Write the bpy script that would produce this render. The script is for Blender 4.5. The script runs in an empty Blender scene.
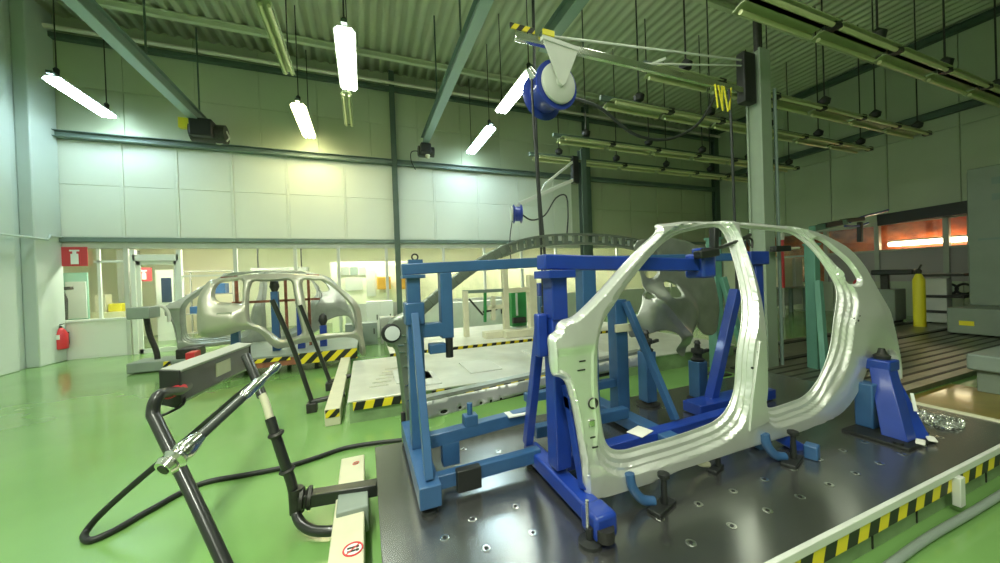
import bpy, bmesh, math, random
import numpy as np
from mathutils import Vector, Matrix
from mathutils.geometry import delaunay_2d_cdt
random.seed(7)
PI = math.pi
V = Vector
C = bpy.context.scene.collection

# ------------------------------------------------------------------ camera
F = 347.0
H = 1.65
yaw, pitch, roll = [math.radians(a) for a in (21.3, 0.47, -2.03)]
_cy, _sy, _cp, _sp = math.cos(yaw), math.sin(yaw), math.cos(pitch), math.sin(pitch)
fwd = V((_sy * _cp, _cy * _cp, -_sp))
r0 = V((_cy, -_sy, 0))
u0 = r0.cross(fwd)
rgt = math.cos(roll) * r0 + math.sin(roll) * u0
upv = math.cos(roll) * u0 - math.sin(roll) * r0
cam = bpy.data.cameras.new('camera')
cam.sensor_width = 36
cam.lens = F / 1000 * 36
cam.clip_start = 0.05
cam.clip_end = 200
camo = bpy.data.objects.new('camera', cam)
C.objects.link(camo)
m = Matrix((rgt, upv, -fwd)).transposed().to_4x4()
m.translation = V((0, 0, H))
camo.matrix_world = m
bpy.context.scene.camera = camo


def at(x, y, **k):
    """world point seen at photo pixel x,y on the plane X=, Y= or Z="""
    (a, v), = k.items()
    i = 'XYZ'.index(a)
    d = rgt * (x - 500) / F - upv * (y - 281.5) / F + fwd
    o = V((0, 0, H))
    return o + d * ((v - o[i]) / d[i])


# ------------------------------------------------------------------ materials
def mat(name, col, rough=.5, metal=0., var=.0, scale=3., bump=0., bscale=40., coat=0., spec=.5, rvar=0., col2=None, stretch=None):
    M = bpy.data.materials.new(name)
    M.use_nodes = True
    N, L = M.node_tree.nodes, M.node_tree.links
    b = N['Principled BSDF']
    b.inputs['Base Color'].default_value = (*col, 1)
    b.inputs['Roughness'].default_value = rough
    b.inputs['Metallic'].default_value = metal
    b.inputs['Coat Weight'].default_value = coat
    b.inputs['Coat Roughness'].default_value = .08
    b.inputs['Specular IOR Level'].default_value = spec
    tc = N.new('ShaderNodeTexCoord')
    src = tc.outputs['Object']
    if stretch:
        mp = N.new('ShaderNodeMapping')
        mp.inputs['Scale'].default_value = stretch
        L.new(src, mp.inputs['Vector'])
        src = mp.outputs['Vector']
    if var or col2 or rvar:
        n = N.new('ShaderNodeTexNoise')
        n.inputs['Scale'].default_value = scale
        n.inputs['Detail'].default_value = 5
        L.new(src, n.inputs['Vector'])
        if var or col2:
            cr = N.new('ShaderNodeValToRGB')
            c2 = col2 or tuple(c * (1 - var) for c in col)
            c1 = col if col2 else tuple(min(1, c * (1 + var)) for c in col)
            cr.color_ramp.elements[0].position = .32
            cr.color_ramp.elements[1].position = .68
            cr.color_ramp.elements[0].color = (*c2, 1)
            cr.color_ramp.elements[1].color = (*c1, 1)
            L.new(n.outputs['Fac'], cr.inputs['Fac'])
            L.new(cr.outputs['Color'], b.inputs['Base Color'])
        if rvar:
            mr = N.new('ShaderNodeMapRange')
            mr.inputs['From Min'].default_value = .3
            mr.inputs['From Max'].default_value = .7
            mr.inputs['To Min'].default_value = max(0, rough - rvar)
            mr.inputs['To Max'].default_value = rough + rvar
            L.new(n.outputs['Fac'], mr.inputs['Value'])
            L.new(mr.outputs['Result'], b.inputs['Roughness'])
    if bump:
        n2 = N.new('ShaderNodeTexNoise')
        n2.inputs['Scale'].default_value = bscale
        n2.inputs['Detail'].default_value = 3
        L.new(src, n2.inputs['Vector'])
        bp = N.new('ShaderNodeBump')
        bp.inputs['Strength'].default_value = bump
        bp.inputs['Distance'].default_value = .01
        L.new(n2.outputs['Fac'], bp.inputs['Height'])
        L.new(bp.outputs['Normal'], b.inputs['Normal'])
    return M


def emit(name, col, s):
    M = bpy.data.materials.new(name)
    M.use_nodes = True
    b = M.node_tree.nodes['Principled BSDF']
    b.inputs['Base Color'].default_value = (*col, 1)
    b.inputs['Emission Color'].default_value = (*col, 1)
    b.inputs['Emission Strength'].default_value = s
    return M


def hazard(name, d=(1, 0, 1), period=.16, yel=(.78, .62, .02)):
    M = mat(name, yel, .45)
    N, L = M.node_tree.nodes, M.node_tree.links
    tc = N['Texture Coordinate']
    dp = N.new('ShaderNodeVectorMath')
    dp.operation = 'DOT_PRODUCT'
    dp.inputs[1].default_value = d
    L.new(tc.outputs['Object'], dp.inputs[0])
    a = N.new('ShaderNodeMath'); a.operation = 'DIVIDE'; a.inputs[1].default_value = period
    f = N.new('ShaderNodeMath'); f.operation = 'FRACT'
    g = N.new('ShaderNodeMath'); g.operation = 'GREATER_THAN'; g.inputs[1].default_value = .5
    mx = N.new('ShaderNodeMix'); mx.data_type = 'RGBA'
    mx.inputs['A'].default_value = (.012, .014, .012, 1)
    mx.inputs['B'].default_value = (*yel, 1)
    L.new(dp.outputs['Value'], a.inputs[0]); L.new(a.outputs[0], f.inputs[0]); L.new(f.outputs[0], g.inputs[0])
    L.new(g.outputs[0], mx.inputs['Factor'])
    L.new(mx.outputs['Result'], N['Principled BSDF'].inputs['Base Color'])
    return M


def glass(name, tint=(.93, .97, .95), gl=.06):
    M = bpy.data.materials.new(name)
    M.use_nodes = True
    N, L = M.node_tree.nodes, M.node_tree.links
    N.remove(N['Principled BSDF'])
    t = N.new('ShaderNodeBsdfTransparent'); t.inputs[0].default_value = (*tint, 1)
    g = N.new('ShaderNodeBsdfGlossy'); g.inputs['Roughness'].default_value = .03
    mx = N.new('ShaderNodeMixShader'); mx.inputs[0].default_value = gl
    L.new(t.outputs[0], mx.inputs[1]); L.new(g.outputs[0], mx.inputs[2])
    L.new(mx.outputs[0], N['Material Output'].inputs[0])
    return M


M = dict(
    floor=mat('green_epoxy', (.175, .34, .10), .22, var=.10, scale=.55, bump=.02, bscale=3, coat=.35, rvar=.08),
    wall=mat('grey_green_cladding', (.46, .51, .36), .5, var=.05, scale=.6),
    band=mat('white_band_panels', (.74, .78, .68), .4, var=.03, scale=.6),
    wallr=mat('side_cladding', (.40, .45, .33), .5, var=.05, scale=.6),
    wallw=mat('pale_cladding', (.52, .60, .56), .45, var=.03, scale=.8),
    deck=mat('roof_deck', (.66, .70, .54), .5, var=.05, scale=1),
    girder=mat('dark_green_steel', (.075, .115, .09), .5, var=.1),
    girt=mat('grey_green_steel', (.16, .22, .19), .5, var=.08),
    pipe=mat('galvanised_pipe', (.75, .70, .64), .4, .2),
    pillar=mat('pillar_paint', (.25, .31, .23), .5, var=.05),
    railb=mat('rail_paint', (.17, .24, .22), .4, var=.05),
    rails=mat('rail_flange', (.30, .40, .40), .35, .3),
    lampon=emit('lit_tube', (.93, 1., .92), 30),
    lampwarm=emit('lit_tube_warm', (1., .93, .55), 34),
    lampcool=emit('lit_tube_cool', (.72, .92, 1.), 34),
    lampin=emit('office_tube', (1., .95, .80), 62),
    lampo=emit('booth_tube', (1., .78, .5), 22),
    tray=mat('reflector_tray', (.36, .42, .22), .4, var=.06),
    tube=mat('unlit_tube', (.62, .64, .36), .25),
    black=mat('black_rubber', (.012, .014, .013), .5),
    blackm=mat('black_paint', (.022, .024, .022), .3, .1, coat=.3),
    dark=mat('dark_iron', (.05, .05, .045), .45, .6, var=.2, scale=20),
    steel=mat('machined_steel', (.28, .285, .275), .22, .9, var=.12, scale=1.2, rvar=.04),
    steelw=mat('worn_plate', (.74, .74, .68), .36, .55, var=.10, scale=3, rvar=.08, bump=.04, bscale=14),
    chrome=mat('bright_steel', (.75, .75, .72), .2, 1.),
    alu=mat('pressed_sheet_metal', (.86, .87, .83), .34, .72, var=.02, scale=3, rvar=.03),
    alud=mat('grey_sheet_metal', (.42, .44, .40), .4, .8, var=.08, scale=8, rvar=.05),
    aluc=mat('coated_sheet_metal', (.52, .51, .42), .35, .55, var=.04, scale=3),
    blue=mat('bright_blue_paint', (.010, .040, .28), .35, var=.08, scale=8, coat=.3),
    blues=mat('steel_blue_paint', (.032, .10, .235), .4, var=.08, scale=8, coat=.2),
    bluer=mat('reel_blue', (.02, .045, .32), .3, coat=.3),
    teal=mat('pale_teal_paint', (.10, .25, .19), .45, var=.05),
    tan=mat('cream_paint', (.62, .60, .43), .5, var=.05, scale=6),
    grey=mat('grey_paint', (.36, .38, .33), .5, var=.05),
    greyg=mat('machine_grey', (.24, .29, .25), .45, var=.06),
    lgrey=mat('light_grey_paint', (.58, .6, .54), .5, var=.05),
    white=mat('white_paint', (.8, .82, .76), .45),
    cab=mat('cabinet_grey', (.20, .24, .19), .5, var=.04),
    red=mat('red_paint', (.6, .03, .04), .4),
    orange=mat('orange_paint', (.8, .4, .04), .5),
    rust=mat('red_oxide_steel', (.26, .09, .05), .6, var=.3, scale=10),
    yellow=mat('yellow_paint', (.75, .65, .02), .5),
    curtain=mat('orange_curtain', (.75, .18, .05), .35, var=.35, scale=3, col2=(.25, .05, .02)),
    mauve=mat('mauve_panel', (.33, .30, .30), .5),
    navy=mat('dark_blue_glass', (.02, .04, .10), .1),
    paper=mat('paper', (.78, .77, .68), .7),
    greenm=mat('machine_green', (.03, .24, .06), .4),
    bed=mat('planed_bed', (.16, .175, .12), .33, .6, var=.2, scale=4),
    beds=mat('bed_slot', (.03, .03, .025), .5, .3),
    ochre=mat('painted_floor_reflection', (.22, .17, .025), .35, var=.25, scale=2, coat=.3),  # ochre colour stands in for orange light reflected in the floor
    gskirt=mat('green_skirt', (.22, .33, .16), .4, var=.15, scale=6),
    sign=mat('sign_red', (.55, .05, .06), .4),
    board=mat('panel_board', (.62, .66, .64), .4),
    mint=mat('mint_board', (.30, .55, .45), .4),
    cable=mat('cable', (.02, .024, .022), .45),
    wand=mat('gunmetal', (.09, .10, .09), .35, .5),
    inner=mat('dark_sheet_metal', (.20, .23, .19), .35, .6, var=.1, scale=8),
    office=mat('office_cream', (.86, .83, .66), .6),
    wood=mat('drawer_cream', (.65, .62, .4), .5),
    glass=glass('window_glass'),
)
M['hazx'] = hazard('hazard_stripes', (1, 0, -.35), .21)
M['hazs'] = hazard('hazard_stripes_small', (1, 0, -1.), .15)
M['hazt'] = hazard('hazard_stripes_trolley', (1, 0, -1.), .26)
M['hazj'] = hazard('hazard_stripes_jib', (1, 0, -.8), .14)


# ------------------------------------------------------------------ mesh builder
WL = {}


def wloc(o):
    return WL.get(o.name, V((0, 0, 0))) if o else V((0, 0, 0))


class MB:
    def __init__(s):
        s.v = []
        s.f = []

    def add(s, vs, fs):
        b = len(s.v)
        s.v += [V(v) for v in vs]
        s.f += [tuple(b + i for i in f) for f in fs]
        return s

    def box(s, c, d, rz=0.):
        x, y, z = d[0] / 2, d[1] / 2, d[2] / 2
        R = Matrix.Rotation(rz, 3, 'Z')
        vs = [R @ V((i * x, j * y, k * z)) + V(c) for i, j, k in
              ((-1, -1, -1), (1, -1, -1), (1, 1, -1), (-1, 1, -1), (-1, -1, 1), (1, -1, 1), (1, 1, 1), (-1, 1, 1))]
        return s.add(vs, [(0, 3, 2, 1), (4, 5, 6, 7), (0, 1, 5, 4), (1, 2, 6, 5), (2, 3, 7, 6), (3, 0, 4, 7)])

    def lohi(s, a, b):
        return s.box([(p + q) / 2 for p, q in zip(a, b)], [abs(q - p) for p, q in zip(a, b)])

    def section(s, p, q, poly, up=(0, 0, 1)):
        """extrude a 2D polygon (side, up) from p to q"""
        p, q = V(p), V(q)
        d = (q - p).normalized()
        u = V(up)
        if abs(d.dot(u)) > .98:
            u = V((0, 1, 0))
        sd = d.cross(u).normalized()
        u = sd.cross(d)
        n = len(poly)
        vs = [p + sd * a + u * b for a, b in poly] + [q + sd * a + u * b for a, b in poly]
        fs = [(i, (i + 1) % n, n + (i + 1) % n, n + i) for i in range(n)]
        fs += [tuple(range(n))[::-1], tuple(range(n, 2 * n))]
        return s.add(vs, fs)

    def bar(s, p, q, w, h=None, up=(0, 0, 1)):
        h = h or w
        w, h = w / 2, h / 2
        return s.section(p, q, [(-w, -h), (w, -h), (w, h), (-w, h)], up)

    def ibeam(s, p, q, w, h, t=.015, up=(0, 0, 1)):
        w, h, k = w / 2, h / 2, t / 2
        return s.section(p, q, [(-w, -h), (w, -h), (w, -h + t), (k, -h + t), (k, h - t), (w, h - t), (w, h), (-w, h), (-w, h - t),
                                (-k, h - t), (-k, -h + t), (-w, -h + t)], up)

    def cyl(s, p, q, r, r2=None, n=20):
        r2 = r if r2 is None else r2
        p, q = V(p), V(q)
        d = (q - p).normalized()
        a = d.orthogonal().normalized()
        b = d.cross(a)
        vs = []
        for c, rr in ((p, r), (q, r2)):
            vs += [c + (a * math.cos(2 * PI * i / n) + b * math.sin(2 * PI * i / n)) * rr for i in range(n)]
        fs = [(i, (i + 1) % n, n + (i + 1) % n, n + i) for i in range(n)]
        fs += [tuple(range(n))[::-1], tuple(range(n, 2 * n))]
        return s.add(vs, fs)

    def lathe(s, p, ax, prof, n=28):
        """prof: (dist along axis, radius)"""
        p = V(p)
        d = V(ax).normalized()
        a = d.orthogonal().normalized()
        b = d.cross(a)
        vs, fs = [], []
        for t, r in prof:
            vs += [p + d * t + (a * math.cos(2 * PI * i / n) + b * math.sin(2 * PI * i / n)) * max(r, 1e-4) for i in range(n)]
        for k in range(len(prof) - 1):
            fs += [(k * n + i, k * n + (i + 1) % n, (k + 1) * n + (i + 1) % n, (k + 1) * n + i) for i in range(n)]
        fs += [tuple(range(n))[::-1], tuple(range((len(prof) - 1) * n, len(prof) * n))]
        return s.add(vs, fs)

    def tube(s, pts, r, n=12, smooth=6):
        pts = [V(p) for p in pts]
        if smooth > 1 and len(pts) > 2:
            P = [pts[0] * 2 - pts[1]] + pts + [pts[-1] * 2 - pts[-2]]
            out = []
            for i in range(1, len(P) - 2):
                for k in range(smooth):
                    t = k / smooth
                    a, b, c, d = P[i - 1:i + 3]
                    out.append(.5 * ((2 * b) + (c - a) * t + (2 * a - 5 * b + 4 * c - d) * t * t + (3 * b - a - 3 * c + d) * t ** 3))
            pts = out + [pts[-1]]
        prev = None
        vs, fs = [], []
        for i, p in enumerate(pts):
            d = (pts[min(i + 1, len(pts) - 1)] - pts[max(i - 1, 0)]).normalized()
            if prev is None:
                a = d.orthogonal().normalized()
            else:
                a = (prev - d * prev.dot(d)).normalized()
            prev = a
            b = d.cross(a)
            rr = r(i / (len(pts) - 1)) if callable(r) else r
            vs += [p + (a * math.cos(2 * PI * k / n) + b * math.sin(2 * PI * k / n)) * rr for k in range(n)]
        for i in range(len(pts) - 1):
            fs += [(i * n + k, i * n + (k + 1) % n, (i + 1) * n + (k + 1) % n, (i + 1) * n + k) for k in range(n)]
        fs += [tuple(range(n))[::-1], tuple(range((len(pts) - 1) * n, len(pts) * n))]
        return s.add(vs, fs)

    def torus(s, c, ax, R, r, n=20, k=8, sq=1.):
        c = V(c)
        d = V(ax).normalized()
        a = d.orthogonal().normalized()
        b = d.cross(a)
        vs, fs = [], []
        for i in range(n):
            t = 2 * PI * i / n
            e = a * math.cos(t) + b * math.sin(t) * sq
            for j in range(k):
                w = 2 * PI * j / k
                vs.append(c + e * R + (e.normalized() * math.cos(w) + d * math.sin(w)) * r)
        for i in range(n):
            for j in range(k):
                fs.append((i * k + j, ((i + 1) % n) * k + j, ((i + 1) % n) * k + (j + 1) % k, i * k + (j + 1) % k))
        return s.add(vs, fs)

    def build(s, name, m, parent=None, bevel=0., ang=35, solid=0.):
        if parent is not None:
            o0 = wloc(parent)
        else:
            lo = [min(v[i] for v in s.v) for i in range(3)]
            hi = [max(v[i] for v in s.v) for i in range(3)]
            o0 = V(((lo[0] + hi[0]) / 2, (lo[1] + hi[1]) / 2, lo[2]))
        me = bpy.data.meshes.new(name)
        me.from_pydata([v - o0 for v in s.v], [], s.f)
        me.materials.append(M[m] if isinstance(m, str) else m)
        bm = bmesh.new(); bm.from_mesh(me)
        bmesh.ops.recalc_face_normals(bm, faces=bm.faces)
        bm.to_mesh(me); bm.free()
        me.shade_smooth()
        me.set_sharp_from_angle(angle=math.radians(ang))
        o = bpy.data.objects.new(name, me)
        C.objects.link(o)
        if parent is not None:
            o.parent = parent
            WL[o.name] = o0
        else:
            o.location = o0
            WL[o.name] = o0
        if solid:
            d = o.modifiers.new('solid', 'SOLIDIFY'); d.thickness = solid; d.offset = 0
        if bevel:
            d = o.modifiers.new('bevel', 'BEVEL'); d.width = bevel; d.segments = 2; d.limit_method = 'ANGLE'; d.angle_limit = .7
        return o


def tag(o, label=None, cat=None, group=None, kind=None):
    for k, v in (('label', label), ('category', cat), ('group', group), ('kind', kind)):
        if v:
            o[k] = v
    return o


def thing(name, label, cat, loc=(0, 0, 0), group=None):
    o = bpy.data.objects.new(name, None)
    o.empty_display_size = .1
    C.objects.link(o)
    o.location = loc
    WL[o.name] = V(loc)
    return tag(o, label, cat, group)


def struct(o):
    o['kind'] = 'structure'
    return o


def dup(root, delta, label, group=None, name=None):
    """copy a thing with its parts and sub-parts, moved by delta"""
    r = root.copy(); C.objects.link(r)
    r.location = root.location + V(delta)
    WL[r.name] = wloc(root) + V(delta)
    r['label'] = label
    if group:
        r['group'] = group
    for ch in list(root.children):
        c = ch.copy(); C.objects.link(c); c.parent = r
        for g in list(ch.children):
            d = g.copy(); C.objects.link(d); d.parent = c
    return r


# ------------------------------------------------------------------ sheets with holes
def seglen(P):
    return [((P[(i + 1) % len(P)][0] - P[i][0]) ** 2 + (P[(i + 1) % len(P)][1] - P[i][1]) ** 2) ** .5 for i in range(len(P))]


def resample(P, step, closed=True):
    out = []
    n = len(P)
    for i in range(n if closed else n - 1):
        a, b = P[i], P[(i + 1) % n]
        L = math.hypot(b[0] - a[0], b[1] - a[1])
        k = max(1, int(round(L / step)))
        for j in range(k):
            t = j / k
            out.append((a[0] + (b[0] - a[0]) * t, a[1] + (b[1] - a[1]) * t))
    return out


def crom(P, k=4):
    """closed Catmull-Rom through P"""
    n = len(P); out = []
    for i in range(n):
        a, b, c, d = [P[(i + j) % n] for j in (-1, 0, 1, 2)]
        for s in range(k):
            t = s / k
            out.append(tuple(.5 * (2 * b[q] + (c[q] - a[q]) * t + (2 * a[q] - 5 * b[q] + 4 * c[q] - d[q]) * t * t + (3 * b[q] - a[q] - 3 * c[q] + d[q]) * t ** 3) for q in (0, 1)))
    return out


_ins = {}


def inside(P, x, y):
    k = id(P)
    if k not in _ins:
        A = np.array([(p[0], p[1]) for p in P])
        B = np.roll(A, 1, 0)
        _ins[k] = (A, B, P)
    A, B, _ = _ins[k]
    m_ = (A[:, 1] > y) != (B[:, 1] > y)
    if not m_.any():
        return False
    a, b_ = A[m_], B[m_]
    return bool((x < (b_[:, 0] - a[:, 0]) * (y - a[:, 1]) / (b_[:, 1] - a[:, 1]) + a[:, 0]).sum() % 2)


_seg = {}


def dist(P, x, y):
    """distance from a point to a closed polyline"""
    k = id(P)
    if k not in _seg:
        A = np.array([(p[0], p[1]) for p in P])
        D = np.roll(A, -1, 0) - A
        _seg[k] = (A, D, np.maximum((D * D).sum(1), 1e-14), P)
    A, D, L, _ = _seg[k]
    q = np.array((x, y)) - A
    t = np.clip((q * D).sum(1) / L, 0, 1)
    r = q - D * t[:, None]
    return float(np.sqrt((r * r).sum(1).min()))


def sheet(outer, holes, depth, grid=.03, rings=(), extra=()):
    """triangulated sheet in a 2D plane; depth(x, z, douter, dhole) -> third coordinate. returns verts2d+depth, faces"""
    loops = [outer] + holes
    pts, edges = [], []
    for P in loops:
        b = len(pts); pts += [V(p) for p in P]
        edges += [(b + i, b + (i + 1) % len(P)) for i in range(len(P))]
    ok = lambda x, y: inside(outer, x, y) and not any(inside(h, x, y) for h in holes)
    cand = []
    for li, P in enumerate(loops):
        if li and li > rings_n(holes, rings): continue
        n = len(P)
        for d in (rings if rings else ()):
            for i in range(0, n):
                a, b = P[i - 1], P[(i + 1) % n]
                tx, ty = b[0] - a[0], b[1] - a[1]
                L = math.hypot(tx, ty) or 1
                for sg in (1, -1):
                    dd = d(P[i]) if callable(d) else d
                    x, y = P[i][0] - ty / L * dd * sg, P[i][1] + tx / L * dd * sg
                    if ok(x, y):
                        m_ = min(dist(Q, x, y) for Q in loops)
                        if m_ > dd - .0012:
                            cand.append((x, y))
    xs = [p[0] for p in outer]; ys = [p[1] for p in outer]
    x = min(xs)
    while x < max(xs):
        y = min(ys)
        while y < max(ys):
            if ok(x, y) and min(dist(Q, x, y) for Q in loops) > grid * .35:
                cand.append((x, y))
            y += grid
        x += grid
    seen = set()
    for c in list(extra) + cand:
        k = (round(c[0] / .003), round(c[1] / .003))
        if k in seen: continue
        seen.add(k); pts.append(V(c))
    r = delaunay_2d_cdt(pts, edges, [], 0, 1e-5)
    vo, fo = r[0], r[2]
    fs = []
    for f in fo:
        cx = sum(vo[i][0] for i in f) / 3; cy = sum(vo[i][1] for i in f) / 3
        if ok(cx, cy): fs.append(tuple(f))
    out = []
    for p in vo:
        do = dist(outer, p[0], p[1])
        dh = [dist(h, p[0], p[1]) for h in holes]
        out.append((p[0], p[1], depth(p[0], p[1], do, dh)))
    return out, fs


def rings_n(holes, rings):
    return 3


def sm(t):
    t = max(0., min(1., t))
    return t * t * (3 - 2 * t)


# ================================================================== SETTING
WX0, WX1, WY, CZ = -7.2, 16.2, 12.0, 8.55
b = MB().lohi((WX0 - 3, -9, -.1), (WX1 + 4, 17.2, 0))
struct(b.build('floor', 'floor'))

# corrugated ceiling, ribs along Y
b = MB()
prof = []
x = WX0 - .2
while x < WX1 + .2:
    prof += [(x, 0), (x + .13, 0), (x + .15, .045), (x + .28, .045)]
    x += .30
vs, fs = [], []
for px_, dz in prof:
    vs += [(px_, -9, CZ + dz), (px_, WY + .2, CZ + dz)]
for i in range(len(prof) - 1):
    fs.append((2 * i, 2 * i + 1, 2 * i + 3, 2 * i + 2))
b.add(vs, fs)
c = b.build('ceiling', 'deck', solid=.01, ang=20)
struct(c)
b = MB().lohi((WX0 - .4, -9.2, CZ + .13), (WX1 + .4, WY + .4, CZ + .2))
struct(b.build('ceiling', 'girder'))

# back wall above the glazing: insulated panels with seams
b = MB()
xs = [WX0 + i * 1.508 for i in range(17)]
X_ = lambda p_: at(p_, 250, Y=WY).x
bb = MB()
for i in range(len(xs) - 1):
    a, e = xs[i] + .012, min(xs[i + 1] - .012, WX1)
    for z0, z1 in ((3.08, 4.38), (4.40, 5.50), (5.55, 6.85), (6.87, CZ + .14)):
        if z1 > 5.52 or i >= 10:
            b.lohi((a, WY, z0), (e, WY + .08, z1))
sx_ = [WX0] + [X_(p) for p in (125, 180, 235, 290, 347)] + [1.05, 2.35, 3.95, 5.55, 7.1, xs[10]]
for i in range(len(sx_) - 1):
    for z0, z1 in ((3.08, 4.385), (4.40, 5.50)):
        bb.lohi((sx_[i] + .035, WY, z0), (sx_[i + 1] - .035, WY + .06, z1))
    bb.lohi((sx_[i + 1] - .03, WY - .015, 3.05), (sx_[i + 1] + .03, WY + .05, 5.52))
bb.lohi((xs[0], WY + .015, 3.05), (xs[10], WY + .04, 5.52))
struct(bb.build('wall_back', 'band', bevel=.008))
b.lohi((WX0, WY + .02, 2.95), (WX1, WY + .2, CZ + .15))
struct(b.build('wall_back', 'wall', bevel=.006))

# left wall: deep trapezoid cladding
b = MB()
y = -9.
while y < WY:
    b.lohi((WX0 - .06, y, 0), (WX0 + .0, y + .5, CZ + .1))
    y += .52
b.lohi((WX0 - .25, -9, 0), (WX0 - .03, WY + .2, CZ + .15))
struct(b.build('wall_left', 'wallw', bevel=.004))
b = MB()
for y0, y1, x1 in ((11.2, 11.98, .24), (9.7, 10.9, .12)):
    b.lohi((WX0, y0, 0), (WX0 + x1, y1, CZ))
struct(b.build('trim_1', 'wallw', bevel=.02))

# right wall (openings for the booth windows between z 1.2 and 3.05)
b = MB()
y = -9.
while y < WY:
    y1 = min(y + 1.5, WY)
    b.lohi((WX1, y + .01, 3.1), (WX1 + .1, y1 - .01, 5.6))
    b.lohi((WX1, y + .01, 5.62), (WX1 + .1, y1 - .01, CZ + .1))
    b.lohi((WX1, y + .01, 0), (WX1 + .1, y1 - .01, 1.1))
    y += 1.5
b.lohi((WX1 + .04, -9, 3.1), (WX1 + .25, WY + .2, CZ + .15))
b.lohi((WX1 + .04, -9, 0), (WX1 + .25, WY + .2, 1.1))
b.lohi((WX1, -9, 1.1), (WX1 + .25, 2.2, 3.1))
b.lohi((WX1, 11.0, 1.1), (WX1 + .25, WY + .2, 3.1))
struct(b.build('wall_right', 'wallr', bevel=.006))
b = MB()
b.lohi((WX0 - .3, -9.2, 0), (WX1 + .3, -9, CZ + .1))
struct(b.build('wall_front', 'wall'))

# girts, columns, eaves
b = MB().bar((WX0, WY - .06, 3.0), (WX1, WY - .06, 3.0), .12, .11)
struct(b.build('trim_2', 'girt', bevel=.005))
b = MB().ibeam((WX0, WY - .1, 5.6), (WX1, WY - .1, 5.6), .2, .16)
struct(b.build('trim_3', 'girt'))
for n, xx, w in ((4, 1.05, .16), (5, 8.6, .22), (6, 16.05, .3), (7, -7.14, .12)):
    b = MB().ibeam((xx, WY - .12, 0), (xx, WY - .12, CZ), w, .2, .02, up=(0, 1, 0))
    struct(b.build('trim_%d' % n, 'girder'))
b = MB().bar((WX0, WY - .1, 8.0), (WX1, WY - .1, 8.0), .16, .12)
struct(b.build('trim_8', 'girder'))
b = MB().cyl((WX0, WY - .28, 8.12), (WX1, WY - .28, 8.12), .055)
tag(b.build('sprinkler_pipe', 'pipe'), 'long pale pipe running under the eaves along the back wall', 'pipe')
for n, (yy, dz) in enumerate(((10.95, 0), (6.2, 0), (1.5, 0))):
    b = MB().ibeam((WX0, yy, CZ - .09), (WX1, yy, CZ - .09), .12, .16)
    struct(b.build('trim_%d' % (9 + n), 'deck'))
for n, z in enumerate((6.1, 8.35)):
    b = MB().ibeam((WX1 - .1, -9, z), (WX1 - .1, WY, z), .2, .2)
    struct(b.build('trim_%d' % (12 + n), 'girder'))
# conduit on left wall
b = MB().tube([(WX0 + .28, 9.7, 2.92), (WX0 + .28, 11.5, 2.95), (WX0 + .28, 11.55, 3.05), (WX0 + .28, 11.9, 3.06)], .025, smooth=1)
tag(b.build('conduit', 'wallw'), 'thin pale conduit running level along the left wall cladding', 'conduit')

# ------------------------------------------------ glazed partition at the back
X = lambda px_, py=300: at(px_, py, Y=WY).x
mull = [55, 128, 183, 237, 297, 340, 388]
mx_ = [X(p) for p in mull] + [2.6, 4.1, 5.6, 7.1, 8.6, 10.1, 11.6, 13.1, 14.6, 16.1]
b = MB()
for i, xx in enumerate(mx_):
    if i == 2:
        continue
    b.lohi((xx - .045, WY - .03, 0), (xx + .045, WY + .06, 2.95))
b.lohi((WX0, WY - .02, 2.78), (WX1, WY + .05, 2.95))
struct(b.build('window_1', 'lgrey', bevel=.004))
# solid parapets below the glazing
b = MB()
b.lohi((mx_[0], WY, .0), (mx_[1], WY + .06, .96))
b.lohi((mx_[0], WY - .05, .93), (mx_[1], WY + .08, .99))
struct(b.build('wall_parapet', 'white', bevel=.004))
b = MB()
b.lohi((-.6, WY, .0), (WX1, WY + .06, 1.0))
struct(b.build('wall_parapet', 'lgrey', bevel=.004))
b = MB()
b.lohi((mx_[0], WY + .02, .99), (mx_[1], WY + .03, 2.78))
struct(b.build('window_2', 'glass'))
b = MB()
b.lohi((mx_[3], WY + .02, .0), (-.6, WY + .03, 2.78))
b.lohi((-.6, WY + .02, 1.0), (WX1, WY + .03, 2.78))
struct(b.build('window_3', 'glass'))
b = MB()
b.lohi((X(100) - .03, WY - .0, .99), (X(100) + .03, WY + .05, 2.78))
b.lohi((X(95), WY - .0, 2.42), (mx_[1], WY + .05, 2.48))
b.lohi((mx_[2], WY - .0, 2.0), (mx_[3], WY + .05, 2.05))
struct(b.build('window_4', 'white', bevel=.003))
# glazed door with frame
dx0, dx1 = X(135), X(181)
b = MB()
b.lohi((dx0 - .05, WY - .05, 0), (dx0 + .05, WY + .07, 2.75))
b.lohi((dx1 - .05, WY - .05, 0), (dx1 + .05, WY + .07, 2.75))
b.lohi((dx0, WY - .05, 2.45), (dx1, WY + .07, 2.62))
d1 = struct(b.build('door_1', 'white', bevel=.004))
b = MB()
b.lohi((dx0 + .05, WY - .0, .0), (dx0 + .13, WY + .04, 2.45))
b.lohi((dx1 - .13, WY - .0, .0), (dx1 - .05, WY + .04, 2.45))
b.lohi((dx0 + .05, WY - .0, 2.35), (dx1 - .05, WY + .04, 2.45))
b.lohi((dx0 + .05, WY - .0, .0), (dx1 - .05, WY + .04, .12))
b.build('door_leaf', 'white', d1, bevel=.003)
MB().lohi((dx0 + .13, WY + .01, .12), (dx1 - .13, WY + .02, 2.35)).build('door_glass', 'glass', d1)
MB().tube([(dx0 + .09, WY, 1.0), (dx0 + .09, WY - .06, 1.0), (dx0 + .2, WY - .06, 1.0)], .012, smooth=1).build('door_handle', 'chrome', d1)

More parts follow.
